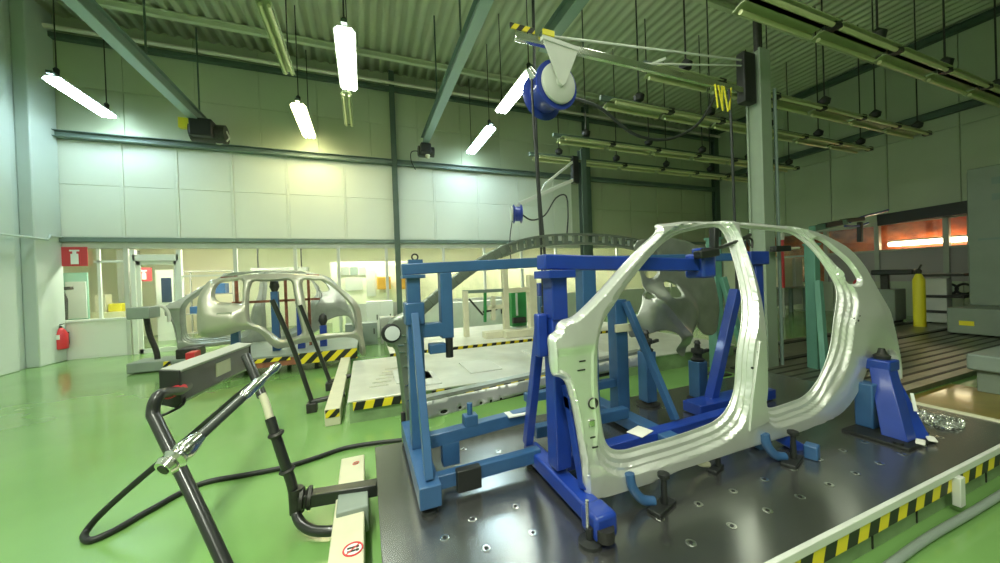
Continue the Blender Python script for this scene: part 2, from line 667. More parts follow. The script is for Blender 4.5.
# back room shell
b = MB()
b.lohi((WX0 - 3.4, 16.6, 0), (WX1 + .3, 16.8, 3.3))
struct(b.build('wall_office', 'office'))
b = MB()
b.lohi((WX0 - 3.4, WY + .2, 0), (WX0 - 3.2, 16.8, 3.3))
b.lohi((WX0 - 3.4, WY + .2, 0), (WX0 - .2, WY + .3, 3.3))
struct(b.build('wall_office', 'office'))
b = MB().lohi((WX1 + .1, WY + .2, 0), (WX1 + .3, 16.8, 3.3))
struct(b.build('wall_office', 'office'))
b = MB().lohi((WX0 - 3.4, WY + .1, 3.2), (WX1 + .2, 16.8, 3.35))
struct(b.build('ceiling', 'office'))
for i, xx in enumerate((-5.8, -3, 0, 3, 6, 9, 12.5)):
    b = MB().box((xx, 12.75, 3.17), (1.5, .3, .05))
    o = b.build('office_light', 'lampin')
    tag(o, 'long ceiling light inside the glazed office behind the back wall', 'ceiling light', 'office ceiling lights')

# ================================================================== HALL LIGHTS
def lamp(x, y0, y1, z, lit, label, tone='lampcool'):
    k = 1. if lit else .62
    t = thing('fluorescent_fixture', label, 'light fixture', (x, (y0 + y1) / 2, z))
    b = MB().section((x, y0, z), (x, y1, z), [(q * k, h) for q, h in ((-.19, .0), (-.12, .07), (.12, .07), (.19, 0), (.17, -.01), (.11, .055), (-.11, .055), (-.17, -.01))])
    b.build('reflector', 'tray' if not lit else 'lgrey', t)
    for dx in ((-.1, 0, .1) if lit else (-.06, .06)):
        MB().cyl((x + dx, y0 + .04, z - .01), (x + dx, y1 - .04, z - .01), .047 * k, n=14).build('lamp_tube', tone if lit else 'tube', t)
    MB().lohi((x - .05, y0 - .1, z + .07), (x + .05, y1 + .1, z + .13)).build('spine', 'girder', t, bevel=.004)
    for yy in (y0 + .1, y1 - .1):
        h = MB().cyl((x, yy, z + .13), (x, yy, CZ), .012, n=8).build('hanger', 'dark', t)
        MB().lathe((x, yy, z + .13), (0, 0, 1), [(0, .04), (.12, .05), (.16, .02)], 12).build('hanger_block', 'black', h)
    return t


LZ = 6.05
lamp(-5.78, 9.9, 11.6, LZ, True, 'lit fluorescent fixture hanging furthest left beside the left wall')
lamp(-.17, 6.55, 8.5, LZ, True, 'largest lit fluorescent fixture hanging top centre left', 'lampon')
lamp(-1.36, 9.65, 11.6, LZ, True, 'lit fluorescent fixture near back wall left of the dark column', 'lampwarm')
lamp(3.5, 6.7, 8.5, LZ, True, 'lit fluorescent fixture directly left of the blue hose reel', 'lampon')
lamp(3.58, 9.5, 11.55, LZ, True, 'lit fluorescent fixture near back wall right of the dark column')
lamp(-1.3, 6.3, 8.3, LZ, False, 'unlit fluorescent fixture hanging left of the largest lit one')
lamp(-.24, 8.75, 10.5, LZ, False, 'unlit fluorescent fixture hanging below and behind the largest lit one')


def trunk(y, label, gap=()):
    x0, x1, z = 4.5, 13.6, 5.0
    if y < 3: x1 = 14.5
    t = thing('light_trunking', label, 'light fixture', (x0, y, z))
    b = MB().bar((x0 - .15, y, z + .06), (x1, y, z + .06), .07, .09)
    b.build('rail', 'girder', t, bevel=.004)
    n = 6
    L = (x1 - x0) / n
    for i in range(n):
        a = x0 + i * L + .05
        e = a + L - .1
        MB().section((a, y, z), (e, y, z), [(-.2, -.03), (-.1, .015), (.1, .015), (.2, -.03), (.2, -.018), (.1, .027), (-.1, .027), (-.2, -.018)]).build('reflector', 'tray', t)
        for d in (-.13, .13):
            MB().cyl((a + .05, y + d, z - .05), (e - .05, y + d, z - .05), .03, n=12).build('lamp_tube', 'tube', t)
        MB().lohi((e - .03, y - .16, z - .06), (e + .13, y - .03, z + .04)).build('joint_box', 'black', t, bevel=.006)
    for i in range(5):
        xx = x0 + .8 + i * (x1 - x0 - 1) / 4
        h = MB().cyl((xx, y, z + .1), (xx, y, CZ), .014, n=8).build('hanger', 'dark', t)
        MB().lathe((xx, y, z + .12), (0, 0, 1), [(0, .03), (.03, .09), (.12, .11), (.2, .03)], 14).build('hanger_block', 'black', h)
    return t


for y, l in ((2.87, 'unlit light trunking row nearest the camera, crossing the top right corner'),
             (4.4, 'unlit light trunking row just behind the grey pillar top'),
             (5.5, 'unlit light trunking row starting right of the blue hose reel'),
             (7.3, 'unlit light trunking row second from the back wall'),
             (8.6, 'unlit light trunking row furthest back, low over the jib arm bracket')):
    trunk(y, l)

# crane rails
def rail(x, y0, y1, z, label, hoist=True):
    t = thing('crane_rail', label, 'rail', (x, y0, z))
    MB().ibeam((x, y0, z + .14), (x, y1, z + .14), .16, .30, .02).build('beam', 'railb', t)
    MB().lohi((x - .1, y0, z - .03), (x + .1, y1, z - .005)).build('flange', 'rails', t, bevel=.004)
    yy = y0 + 1
    while yy < y1:
        MB().cyl((x, yy, z + .29), (x, yy, CZ), .02, n=8).build('hanger', 'girder', t)
        yy += 2.4
    return t


rail(-3.9, -4, 11.8, 6.0, 'long grey overhead crane rail crossing the top left corner')
rail(1.93, -4, 11.3, 6.0, 'long grey overhead crane rail right of the brightest hanging light')
rail(3.35, -4, 5.9, 6.0, 'dark overhead rail ending just above the blue hose reel')


def festoon(x, y, z, big, label):
    t = thing('hoist_trolley', label, 'hoist', (x, y, z))
    f_ = 1.5 if big else 1.
    MB().lohi((x - .16 * f_, y - .35, z - .32 * f_), (x + .16 * f_, y + .25, z - .04)).build('body', 'black', t, bevel=.03)
    MB().cyl((x - .2 * f_, y, z - .2 * f_), (x + .3 * f_, y, z - .2 * f_), .16 * f_).build('drum', 'dark', t)
    if big:
        MB().lohi((x - .5, y - .2, z - .28), (x - .2, y - .05, z - .02)).build('warning_plate', 'yellow', t, bevel=.01)
        MB().tube([(x + .1, y, z - .3), (x + .25, y, z - .55), (x + .5, y, z - .4), (x + .45, y, z - .2)], .02).build('cable_loop', 'lgrey', t)
    else:
        MB().lathe((x + .08, y - .1, z - .45), (0, 0, 1), [(0, .05), (.1, .08), (.16, .03)], 14).build('work_light', 'tan', t)
        MB().tube([(x - .1, y, z - .2), (x - .4, y, z - .25), (x - .42, y, z - .55), (x - .3, y, z - .8)], .015).build('cable', 'cable', t)


festoon(-3.75, 11.3, 6.05, True, 'black hoist trolley with yellow plate at the left rail end')
festoon(1.93, 11.2, 6.0, False, 'small dark hoist trolley with lamp at the centre rail end')

# ================================================================== PILLAR + JIB CRANES
PX, PY = 6.12, 3.75
t = thing('pillar', 'tall pale grey steel pillar standing behind the car side panel', 'pillar', (PX, PY, 0))
t['kind'] = 'structure'
MB().ibeam((PX, PY, 0), (PX, PY, 5.2), .25, .24, .03, up=(0, 1, 0)).build('shaft', 'pillar', t, bevel=.003)
MB().lohi((PX - .1, PY - .11, 0), (PX + .1, PY + .11, 5.18)).build('web', 'pillar', t)
MB().cyl((PX - .02, PY - .02, 5.2), (PX - .02, PY - .02, CZ), .05).build('post_extension', 'dark', t)
MB().tube([(PX + .25, PY - .1, 0), (PX + .25, PY - .1, 4.6)], .025, smooth=1).build('conduit', 'girt', t)
MB().lohi((PX - .25, PY - .25, 0), (PX + .25, PY + .25, .03)).build('foot_plate', 'dark', t, bevel=.005)

JZ = 4.5
t = thing('jib_crane', 'long silver jib arm with striped tip and tie rods on the pillar', 'jib crane', (PX - .35, 3.73, JZ))
MB().lohi((PX - .42, 3.68, JZ - .18), (PX - .14, 3.82, JZ + .62)).build('pivot_bracket', 'black', t, bevel=.02)
MB().bar((1.75, 3.73, JZ), (PX - .3, 3.73, JZ), .06, .09).build('arm', 'chrome', t, bevel=.006)
MB().bar((1.68, 3.70, JZ + .09), (2.0, 3.70, JZ + .09), .02, .06).build('striped_tip', 'hazj', t)
MB().cyl((2.2, 3.73, JZ + .1), (PX - .3, 3.73, JZ + .5), .014).build('tie_rod', 'lgrey', t)
MB().cyl((3.7, 3.73, JZ + .05), (PX - .3, 3.73, JZ + .42), .012).build('tie_rod', 'lgrey', t)
MB().bar((3.7, 3.73, JZ + .0), (4.1, 3.73, JZ + .2), .02, .03).build('tie_lug', 'lgrey', t)
MB().lohi((2.08, 3.64, JZ + .04), (2.24, 3.66, JZ + .11)).build('yellow_tag', 'yellow', t, bevel=.005)
for i, (xx, dx) in enumerate(((5.05, .02), (5.12, .06), (5.2, -.03), (5.24, .05), (5.4, -.08))):
    MB().bar((xx, 3.7, JZ - .02), (xx + dx, 3.68, JZ - .38 - .03 * (i % 2)), .012, .022, up=(0, 1, 0)).build('yellow_strap', 'yellow', t)

# big hose reel, hung from the jib
ax = V((.10, -.99, .0)).normalized()
rc = V((2.29, 3.84, 4.02))
t = thing('hose_reel', 'large blue and white hose reel hanging from the jib arm', 'hose reel', rc)
MB().lathe(rc - ax * .13, ax, [(-.1, .1), (-.1, .28), (-.085, .30), (-.07, .28), (-.05, .22), (.2, .22), (.21, .29), (.225, .305), (.25, .30), (.25, .1)]).build('drum', 'bluer', t)
MB().lathe(rc + ax * .13, ax, [(0, .245), (.03, .245), (.045, .225), (.05, .06), (.07, .05), (.07, .0)], 36).build('side_disc', 'lgrey', t, ang=50)
tri = [(-.27, .44), (.27, .44), (.05, -.03), (0, -.07), (-.05, -.03)]
sdv = V((0, 0, 1)).cross(ax).normalized()
if sdv.x < 0: sdv = -sdv
p0 = rc + ax * .205
b = MB()
n = len(tri)
vs = [p0 + sdv * a + V((0, 0, 1)) * z for a, z in tri] + [p0 + ax * .02 + sdv * a + V((0, 0, 1)) * z for a, z in tri]
b.add(vs, [tuple(range(n)), tuple(range(n, 2 * n))] + [(i, (i + 1) % n, n + (i + 1) % n, n + i) for i in range(n)])
b.build('hanger_plate', 'lgrey', t, bevel=.004)
MB().bar(p0 + sdv * -.27 + V((0, 0, .44)), p0 + sdv * .27 + V((0, 0, .44)), .06, .05).build('top_clamp', 'lgrey', t)
MB().cyl(rc - ax * .05 - sdv * .22 + V((0, 0, .12)), rc - ax * .05 - sdv * .3 + V((0, 0, .22)), .06, .04).build('hose_guide', 'chrome', t)
g = rc - ax * .05 - sdv * .26
MB().tube([g + V((0, 0, .1)), g + V((0, 0, -.3)), g + V((.03, 0, -1.2)), g + V((.06, .02, -2.0)), g + V((.08, .05, -2.75))], .016).build('hanging_hose', 'cable', t)
MB().lathe(g + V((.08, .05, -2.85)), (0, 0, 1), [(0, .015), (.03, .03), (.1, .03), (.12, .015)], 14).build('hose_coupling', 'black', t)
MB().tube([rc + ax * .0 + sdv * .15 + V((0, 0, -.05)), (2.9, 3.74, 3.85), (3.5, 3.73, 3.55), (4.1, 3.72, 3.55), (4.7, 3.72, 3.85), (5.1, 3.72, 4.35), (5.15, 3.73, 4.46)], .02).build('supply_hose', 'cable', t)
b = MB().tube([(5.35, 3.7, 4.45), (5.38, 3.7, 4.0), (5.42, 3.72, 3.0), (5.46, 3.74, 2.0), (5.47, 3.75, 1.2)], .02)
tag(b.build('hanging_cable', 'cable'), 'dark cable hanging down beside the grey pillar from the jib', 'cable')

# second, smaller jib on the wall column
jx, jy, jz = 6.0, 8.6, 4.15
pa = at(578, 195, Y=8.4)
t = thing('jib_crane', 'small white jib arm on the slim dark post behind the arched rail', 'jib crane', pa)
po = at(583, 200, Y=8.4)
MB().ibeam((po.x, 8.4, 0), (po.x, 8.4, at(583, 150, Y=8.4).z), .16, .2, .02, up=(0, 1, 0)).build('post', 'girder', t)
q1, q2 = at(575, 160, Y=8.4), at(573, 180, Y=8.4)
MB().lohi((q1.x - .12, 8.33, q2.z - .1), (q1.x + .08, 8.47, q1.z + .1)).build('pivot_bracket', 'black', t, bevel=.02)
e1 = at(519, 204, Y=7.9)
MB().bar(q2, e1, .09).build('arm', 'white', t)
MB().bar(q1, at(545, 184, Y=8.15), .06).build('tie_rod', 'white', t)
MB().bar(at(545, 184, Y=8.15), at(541, 192, Y=8.12), .04).build('tie_lug', 'lgrey', t)
rc2 = at(517, 214, Y=7.9)
t = thing('hose_reel', 'small blue hose reel hanging from the white jib arm', 'hose reel', rc2)
ax2 = V((1, -.3, 0)).normalized()
MB().lathe(rc2 - ax2 * .1, ax2, [(0, .0), (.0, .22), (.02, .24), (.05, .18), (.17, .18), (.20, .24), (.22, .22), (.22, 0)], 24).build('drum', 'bluer', t)
MB().lathe(rc2 - ax2 * .16, ax2, [(0, .0), (.0, .19), (.04, .19), (.06, 0)], 24).build('side_disc', 'lgrey', t)
MB().bar(rc2 + V((-.05, 0, .1)), e1 + V((0, 0, .03)), .06).build('hanger_plate', 'lgrey', t)
MB().tube([rc2 + ax2 * .1, at(532, 220, Y=7.9), at(545, 215, Y=8), at(556, 198, Y=8.2), at(566, 196, Y=8.3), at(568, 215, Y=8.3), at(567, 234, Y=8.3)], .02).build('supply_hose', 'cable', t)
MB().tube([rc2 + V((-.12, 0, -.1)), at(510, 238, Y=7.9), at(511, 262, Y=7.9)], .012).build('hanging_hose', 'cable', t)
b = MB().tube([at(533, 0, Y=4.6), at(536, 130, Y=4.6), at(540, 200, Y=4.6), at(545, 262, Y=4.6), at(546, 330, Y=4.6)], .022)
tag(b.build('hanging_cable', 'cable'), 'thick dark cable hanging left of the bright blue portal beam', 'cable')

# ================================================================== NEAR PLATFORM
P0, P1, PZ = (.03, 1.07), (5.0, 3.11), .27
t = thing('fixture_platform', 'large dark polished steel platform under the near car side panel', 'platform', (2.5, 2.1, 0))
MB().lohi((P0[0], P0[1], PZ - .03), (P1[0], P1[1], PZ)).build('top_plate', 'steel', t, bevel=.004)
MB().lohi((P0[0] + .02, P0[1] + .03, .0), (P1[0] - .02, P1[1] - .03, PZ - .03)).build('skirt', 'gskirt', t)
MB().lohi((P0[0], P0[1] - .025, PZ - .035), (P1[0], P0[1], PZ + .012)).build('edge_rail', 'lgrey', t, bevel=.004)
MB().lohi((P0[0], P0[1] - .012, PZ - .13), (P1[0], P0[1] + .03, PZ - .035)).build('hazard_strip', 'hazx', t)
for i in range(9):
    xx = .6 + i * .52
    MB().lohi((xx, P0[1] + .024, .01), (xx + .012, P0[1] + .031, PZ - .13)).build('skirt_seam', 'dark', t)
MB().lohi((3.56, P0[1] - .05, .05), (3.63, P0[1] - .01, PZ - .03)).build('lock_bracket', 'lgrey', t, bevel=.005)
MB().lohi((P1[0] - .0, P0[1], PZ - .06), (P1[0] + .07, P1[1] - .6, PZ + .01)).build('side_rail', 'tan', t, bevel=.004)
for (xx, yy) in [(.53 + .27 * (i % 2), 1.69 + .24 * (i // 2)) for i in range(4)] + \
        [(1.5 + .3 * i, y) for i in range(11) for y in (1.3, 1.5)] + [(.35, 1.85), (.8, 2.35), (.95, 2.6), (.7, 2.75), (2.8, 2.7), (2.2, 2.85)]:
    MB().lathe((xx, yy, PZ - .001), (0, 0, 1), [(0, .026), (.003, .026), (.004, .022), (.003, .012), (.002, .0)], 18).build('bolt', 'chrome', t)
    MB().cyl((xx, yy, PZ + .0005), (xx, yy, PZ + .0042), .010, n=12).build('bolt_socket', 'black', t)
# reel hose along the front skirt
b = MB().tube([(1.2, .99, .03), (2.2, .98, .03), (3.0, 1.0, .03), (3.8, .99, .03), (5.6, .99, .03)], .022)
tag(b.build('floor_hose', 'greyg'), 'grey hose lying along the foot of the striped platform edge', 'hose')

# aluminium side panels ------------------------------------------------
OUT = [(597, 497), (612, 493), (640, 484.7), (666, 473.5), (706, 459.5), (750, 445.5), (794, 432), (818, 423), (833, 415), (845, 403), (854, 388), (860, 373),
       (867, 362), (876, 354.5), (887, 350.5), (892, 354), (895.5, 364), (897, 379), (899.5, 379), (899, 362), (896.5, 347), (893, 330), (887, 309), (876, 290),
       (869.5, 279), (860, 264), (844, 248), (828, 238.5), (812, 231.5), (793, 226.5), (780, 225), (757, 222.8), (728, 221), (700, 221), (685, 221.6), (668, 223.5),
       (655.5, 225), (656, 231), (650, 238), (636, 251), (618, 270), (598.6, 291.7), (581, 309.5), (571, 317.5), (562.5, 320), (557, 325), (555.5, 331), (548.4, 337),
       (548.8, 350), (550.5, 373), (558, 376.5), (564, 382), (570, 403), (575, 429), (580, 461), (583, 488), (588, 498)]
HO1 = [(718, 227.5), (703, 228), (692, 230.5), (678.5, 234), (664, 242.5), (653.7, 252.6), (643, 265), (632, 279), (623.5, 290), (618, 299), (611, 309.5), (605, 318),
       (601, 331), (598, 346), (597.6, 374), (599, 400), (602, 425), (605, 440), (611, 448.5), (623, 450), (640, 445.5), (673, 436.5), (706, 425), (717, 419), (726, 410),
       (732, 397), (735, 382), (736, 360), (739, 336), (742, 315), (741, 294), (736, 270), (731, 252), (725, 236)]
HO2 = [(737, 228.5), (748, 229), (771, 230.8), (789.6, 233.5), (799, 239), (810, 248), (820, 260), (829.5, 275), (836, 288), (836.5, 300), (834, 318), (831, 342), (825, 364),
       (815, 384), (803, 396.5), (790, 402), (770, 408), (765.5, 403), (764, 385), (763.5, 360), (762, 330), (760, 312), (757, 295), (751, 272), (743, 250)]
HO3 = [(813, 239), (821.5, 242), (831, 250), (844, 261), (852, 271), (857, 279.5), (855.5, 283.5), (849, 284), (845, 280), (839, 269.5), (829.5, 258.5), (820, 247.5)]
PYB = 1.65


def lean(z):
    return .20 * max(0., (z - 1.2) / .8) ** 1.3


def solve(px_, py, off=0.):
    z = 1.
    for _ in range(25):
        p = at(px_, py, Y=PYB + lean(z) + off)
        z = z * .5 + p.z * .5
    return (p.x, p.z)


def dens(P, it=4, off=0.):
    Q = resample(crom([solve(*p, off) for p in P], 6), .008)
    for _ in range(it):
        n = len(Q)
        Q = [((Q[i - 1][0] + 2 * Q[i][0] + Q[(i + 1) % n][0]) / 4, (Q[i - 1][1] + 2 * Q[i][1] + Q[(i + 1) % n][1]) / 4) for i in range(n)]
    return resample(Q, .008)


SO, S1, S2, S3 = dens(OUT, 2, .045), dens(HO1, 22, .070), dens(HO2, 22, .070), dens(HO3, 4, .03)


def pscale(x, z):
    s = 1.
    s += .75 * sm((.80 - z) / .25)
    s += 1.2 * sm((x - 3.45) / .3) * sm((1.60 - z) / .25)
    return s


def pdepth(x, z, do, dh):
    s = pscale(x, z)
    d = min(dh[0], dh[1]) / s
    y = .072
    y -= .022 * sm((d - .016) / .010)
    y -= .020 * sm((d - .040) / .010)
    y -= .030 * sm((d - .058) / .014)
    front = sm((1.28 - x) / .1) * sm((1.2 - z) / .1)
    y = min(y, .072)
    # quarter glass flange
    y = y + (max(y, .03) - y) * (1 - sm((dh[2] - .010) / .014)) * sm((d - .03) / .05)
    # outer curl
    y += .05 * (1 - sm(do / .022)) * (1 - .3 * front)
    # recessed face with a raised bead along the hinge pillar
    y += .020 * sm((do - .028) / .010) * sm((1.62 - x) / .1) * sm((1.26 - z) / .06) * sm((z - .50) / .06) * sm((d - .055) / .03)
    # bulge of the skin
    y -= .03 * sm((do - .02) / .25) * sm((min(dh) - .11) / .25)
    y += .02 * sm((x - 3.95) / .5) ** 2
    return y


slots = []
for cx, cy, w in ((583, 362, 1), (583, 371, 1), (586, 440, 1), (588, 450, 1)):
    a = solve(cx, cy)
    slots.append([(a[0] + .028 * math.cos(q), a[1] + .0065 * math.sin(q) + .006 * math.cos(q)) for q in [2 * PI * i / 14 for i in range(14)]])
for cx, cy in ((846, 319), (849, 321.5), (844.5, 322.5), (847, 317), (750, 366), (753, 368.5), (749, 370), (757, 297), (759, 424), (591, 494)):
    a = solve(cx, cy)
    slots.append([(a[0] + .009 * math.cos(q), a[1] + .009 * math.sin(q)) for q in [2 * PI * i / 10 for i in range(10)]])


def ringd(d):
    return lambda p: d * pscale(*p)


def make_panel():
    sh = sheet(SO, [S1, S2, S3], pdepth, .0125, [ringd(d) for d in (.008, .016, .026, .040, .050, .058, .072, .085)])
    return sh


panel_v, panel_f = make_panel()


def panel(name, label, mirror, loc, m='alu', details=True):
    """loc: world position of the point (1.0, 1.65, 0) of the panel"""
    t = thing(name, label, 'car body panel', loc)
    sx = -1 if mirror else 1
    T = lambda x, y, z: V((loc[0] + sx * (x - 1.0), loc[1] + (y - 1.65), loc[2] + z))
    b = MB()
    b.add([T(x, PYB + lean(z) + d, z) for x, z, d in panel_v], panel_f)
    o = b.build('pressing', m, t, ang=28, solid=.004)
    return t, T


t, T = panel('car_side_panel', 'bright bare metal car side pressing with door openings on blue stands', False, (1.0, 1.65, 0))


def onpanel(px_, py, off=0.):
    x, z = solve(px_, py)
    best = min(panel_v, key=lambda v: (v[0] - x) ** 2 + (v[1] - z) ** 2)
    for _ in range(3):
        x, z = solve(px_, py, best[2])
        best = min(panel_v, key=lambda v: (v[0] - x) ** 2 + (v[1] - z) ** 2)
    return V((x, PYB + lean(z) + best[2] - off, z))


# details on the hinge pillar
p = onpanel(592.5, 403, .0)
p.y += .012
MB().lathe(p, (0, -1, 0), [(0, .03), (.022, .033), (.016, .03), (.02, .026), (.012, .022), (.01, 0)], 24).build('grommet', 'dark', t)
p = onpanel(591, 423, .0)
MB().lohi((p.x - .022, p.y - .014, p.z - .02), (p.x + .02, p.y + .01, p.z + .022)).build('hinge_nut', 'chrome', t, bevel=.005)
for cx, cy, w in ((582, 361, .03), (581, 370, .036), (593, 437, .03), (595, 447, .026)):
    p = onpanel(cx, cy)
    MB().box((p.x, p.y - .001, p.z), (w * 1.4, .008, .008)).build('slot', 'dark', t)
for cx, cy in ((845, 318), (849, 320), (844.5, 322.5), (848, 315.5), (749, 365), (752.5, 368), (748.5, 369.5), (757.5, 352), (757, 424)):
    p = onpanel(cx, cy)
    MB().lathe(p + V((0, .006, 0)), (0, -1, 0), [(0, .009), (.009, .009), (.008, .0)], 12).build('hole', 'black', t)
# gussets at the B pillar foot and sill rib
p0_, p1_ = onpanel(757, 405, .012), onpanel(757, 425, .014)
b = MB()
vs = []
for (cx, cy) in ((754, 340), (763, 342), (764, 396), (768, 421), (749, 431), (751, 400)):
    q = onpanel(cx, cy, .006)
    vs.append(q)
ymin = min(q.y for q in vs)
vv = [V((q.x, ymin - .004 + .0 * i, q.z)) for i, q in enumerate(vs)]
n = len(vv)
vv += [q + V((0, .03, 0)) for q in vv]
b.add(vv, [tuple(range(n)), tuple(range(n, 2 * n))] + [(i, (i + 1) % n, n + (i + 1) % n, n + i) for i in range(n)])
b.build('pillar_reinforcement', 'alu', t, bevel=.003)

# background body panels on the trolley
t = thing('car_side_panel', 'champagne car side panel with fuel flap recess on the background trolley', 'car body panel', at(280, 345, Y=7.75))
YB_ = 7.75
pr = lambda P, st=.03: resample([(at(a, c_, Y=YB_).x, at(a, c_, Y=YB_).z) for a, c_ in crom(P, 4)], st)
bo = pr([(195, 310), (195, 298), (199.5, 287), (204, 281), (213, 278.5), (235, 276), (242, 274.5), (262, 273.5), (280, 273), (304, 274.5), (322, 276.5), (334, 284), (349, 295), (358, 305),
         (361, 315), (363, 335), (366, 354), (360, 355), (357, 340), (340, 338), (320, 341), (300, 344), (285, 348), (276, 349), (268, 344), (260, 335), (250, 330), (240, 331), (231, 334), (213, 338), (198, 336), (195, 325)])
h1 = pr([(213, 287), (218, 282.5), (230, 281), (239, 281), (240, 292), (240, 303), (228, 303), (217, 302), (212, 296)])
h2 = pr([(249, 283), (262, 281.5), (276, 281), (289, 281), (293, 295), (297, 312), (300, 325), (301, 334), (292, 338), (281, 340), (272, 334), (261, 327), (250, 322), (247.5, 305)])
h3 = pr([(301, 281), (312, 280.5), (322, 281), (334, 289), (345, 299), (352, 308), (355, 320), (354, 331), (345, 333), (325, 334), (310, 335), (307, 318), (304, 300)])
vv, ff = sheet(bo, [h1, h2, h3], lambda x, z, do, dh: YB_ + lean(z) + .07 * (1 - sm(min(dh) / .05)) + .08 * (1 - sm(do / .12)) - .08 * sm((min(dh) - .06) / .2) * sm(do / .2), .05, [.02, .04, .06, .09])
MB().add([(x, d, z) for x, z, d in vv], ff).build('pressing', 'aluc', t, solid=.008)
a, c_ = at(217, 313, Y=YB_ - .06), at(232, 324, Y=YB_ - .06)
ro = resample([(a.x, a.z), (c_.x, a.z), (c_.x, c_.z), (a.x, c_.z)], .03)
vv, ff = sheet(crom(ro, 1), [], lambda x, z, do, dh: YB_ - .075 + .06 * sm(do / .05), .04, [.02, .04])
MB().add([(x, d, z) for x, z, d in vv], ff).build('fuel_flap_recess', 'alud', t, solid=.005)
p = at(225, 319, Y=YB_ - .05)
MB().cyl((p.x, p.y - .02, p.z), (p.x, p.y + .02, p.z), .07).build('filler_hole', 'dark', t)
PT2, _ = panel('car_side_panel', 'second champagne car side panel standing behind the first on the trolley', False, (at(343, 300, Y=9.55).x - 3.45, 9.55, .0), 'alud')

# trolley
tx0, tx1 = at(205, 360, Y=8.3).x, at(358, 350, Y=8.3).x
t = thing('trolley', 'low trolley with striped deck edge carrying the background car panels', 'trolley', ((tx0 + tx1) / 2, 8.3, 0))
MB().lohi((tx0, 7.6, .30), (tx1, 9.8, .36)).build('deck', 'greyg', t, bevel=.006)
MB().lohi((tx0, 7.55, .16), (tx1 - .2, 7.62, .30)).build('side_beam', 'rust', t, bevel=.006)
MB().lohi((at(298, 350, Y=7.54).x, 7.53, .16), (tx1, 7.545, .36)).build('hazard_strip', 'hazt', t)
MB().lohi((at(254, 350, Y=7.54).x, 7.53, .26), (at(290, 350, Y=7.54).x, 7.545, .33)).build('hazard_strip', 'hazt', t)
for xx in (tx0 + .5, tx0 + 1.3, tx1 - .75):
    for yy in (7.75, 8.85):
        w = MB().cyl((xx - .03, yy, .09), (xx + .03, yy, .09), .09, n=20).build('wheel', 'black', t)
        MB().lohi((xx - .04, yy - .03, .1), (xx + .04, yy + .03, .30)).build('caster_fork', 'dark', w)
for xx, h, mm in ((at(275, 300, Y=8.2).x, 1.55, 'blues'), (at(300, 300, Y=8.2).x, 1.2, 'blue'), (at(323, 320, Y=8.2).x, .8, 'blue'), (at(235, 320, Y=8.2).x, .8, 'blues')):
    p = MB().bar((xx, 8.2, .36), (xx, 8.2, h), .13).build('support_post', mm, t, bevel=.005)
    MB().lathe((xx, 8.2, h), (0, 0, 1), [(0, .05), (.1, .09), (.2, .07), (.25, .02)], 14).build('locator', 'dark', p)
for a, c_ in ((237, 250), (309, 309), (286, 286)):
    xx = at(a, 300, Y=8.5).x
    MB().bar((xx, 8.5, .36), (xx, 8.5, 1.9), .05).build('frame_upright', 'rust', t)
MB().bar((at(232, 300, Y=8.5).x, 8.5, 1.35), (at(320, 300, Y=8.5).x, 8.5, 1.35), .05).build('frame_rail', 'rust', t)
MB().bar((at(222, 300, Y=8.5).x, 8.5, 1.86), (at(320, 300, Y=8.5).x, 8.5, 1.86), .05).build('frame_rail', 'rust', t)

# left machine stand holding the tail of the panel
t = thing('service_cart', 'grey cart with handle and hose left of the background car panels', 'cart', at(165, 366, Z=0))
YY = 9.4
p = lambda a, c_: at(a, c_, Y=YY)
a0, a1 = p(166, 360), p(185, 305)
MB().lohi((a0.x - .5, YY - .3, .02), (a0.x + 1.0, YY + .3, .22)).build('base', 'greyg', t, bevel=.02)
MB().tube([p(146, 312), p(160, 306), p(168, 312), p(169, 322)], .03).build('push_handle', 'lgrey', t)
MB().tube([p(146, 315), p(150, 335), p(156, 350), p(158, 362)], .05).build('hose_duct', 'dark', t)
MB().lohi((p(141, 308).x, YY - .5, p(150, 317).z), (p(163, 308).x, YY - .1, p(150, 306).z)).build('control_tray', 'greyg', t, bevel=.02)
MB().lohi((p(180, 300).x, YY - .3, .22), (p(200, 300).x, YY + .2, .42)).build('drive_box', 'dark', t, bevel=.02)
MB().bar(p(172, 362) + V((0, -.3, 0)), p(178, 362) + V((0, -.3, 0)), .1, .16).build('striped_bumper', 'hazs', t)
MB().lohi((p(205, 348).x, YY - .9, .25), (p(213, 348).x, YY - .6, .42)).build('red_box', 'red', t, bevel=.01)

# ================================================================== FAR SIDE INNER PANEL (dark, perforated)
YF = 3.3
t = thing('car_inner_panel', 'dark inner car side frame with perforated arched roof rail behind blue portal', 'car body panel', (1.9, YF, PZ))


def arcpts(P, y=YF, k=5):
    Q = [at(a, c_, Y=y) for a, c_ in P]
    out = []
    n = len(Q)
    PP = [Q[0] * 2 - Q[1]] + Q + [Q[-1] * 2 - Q[-2]]
    for i in range(1, n):
        for s in range(k):
            tt = s / k
            a, b_, c_, d = PP[i - 1:i + 3]
            out.append(.5 * ((2 * b_) + (c_ - a) * tt + (2 * a - 5 * b_ + 4 * c_ - d) * tt * tt + (3 * b_ - a - 3 * c_ + d) * tt ** 3))
    return out + [Q[-1]]


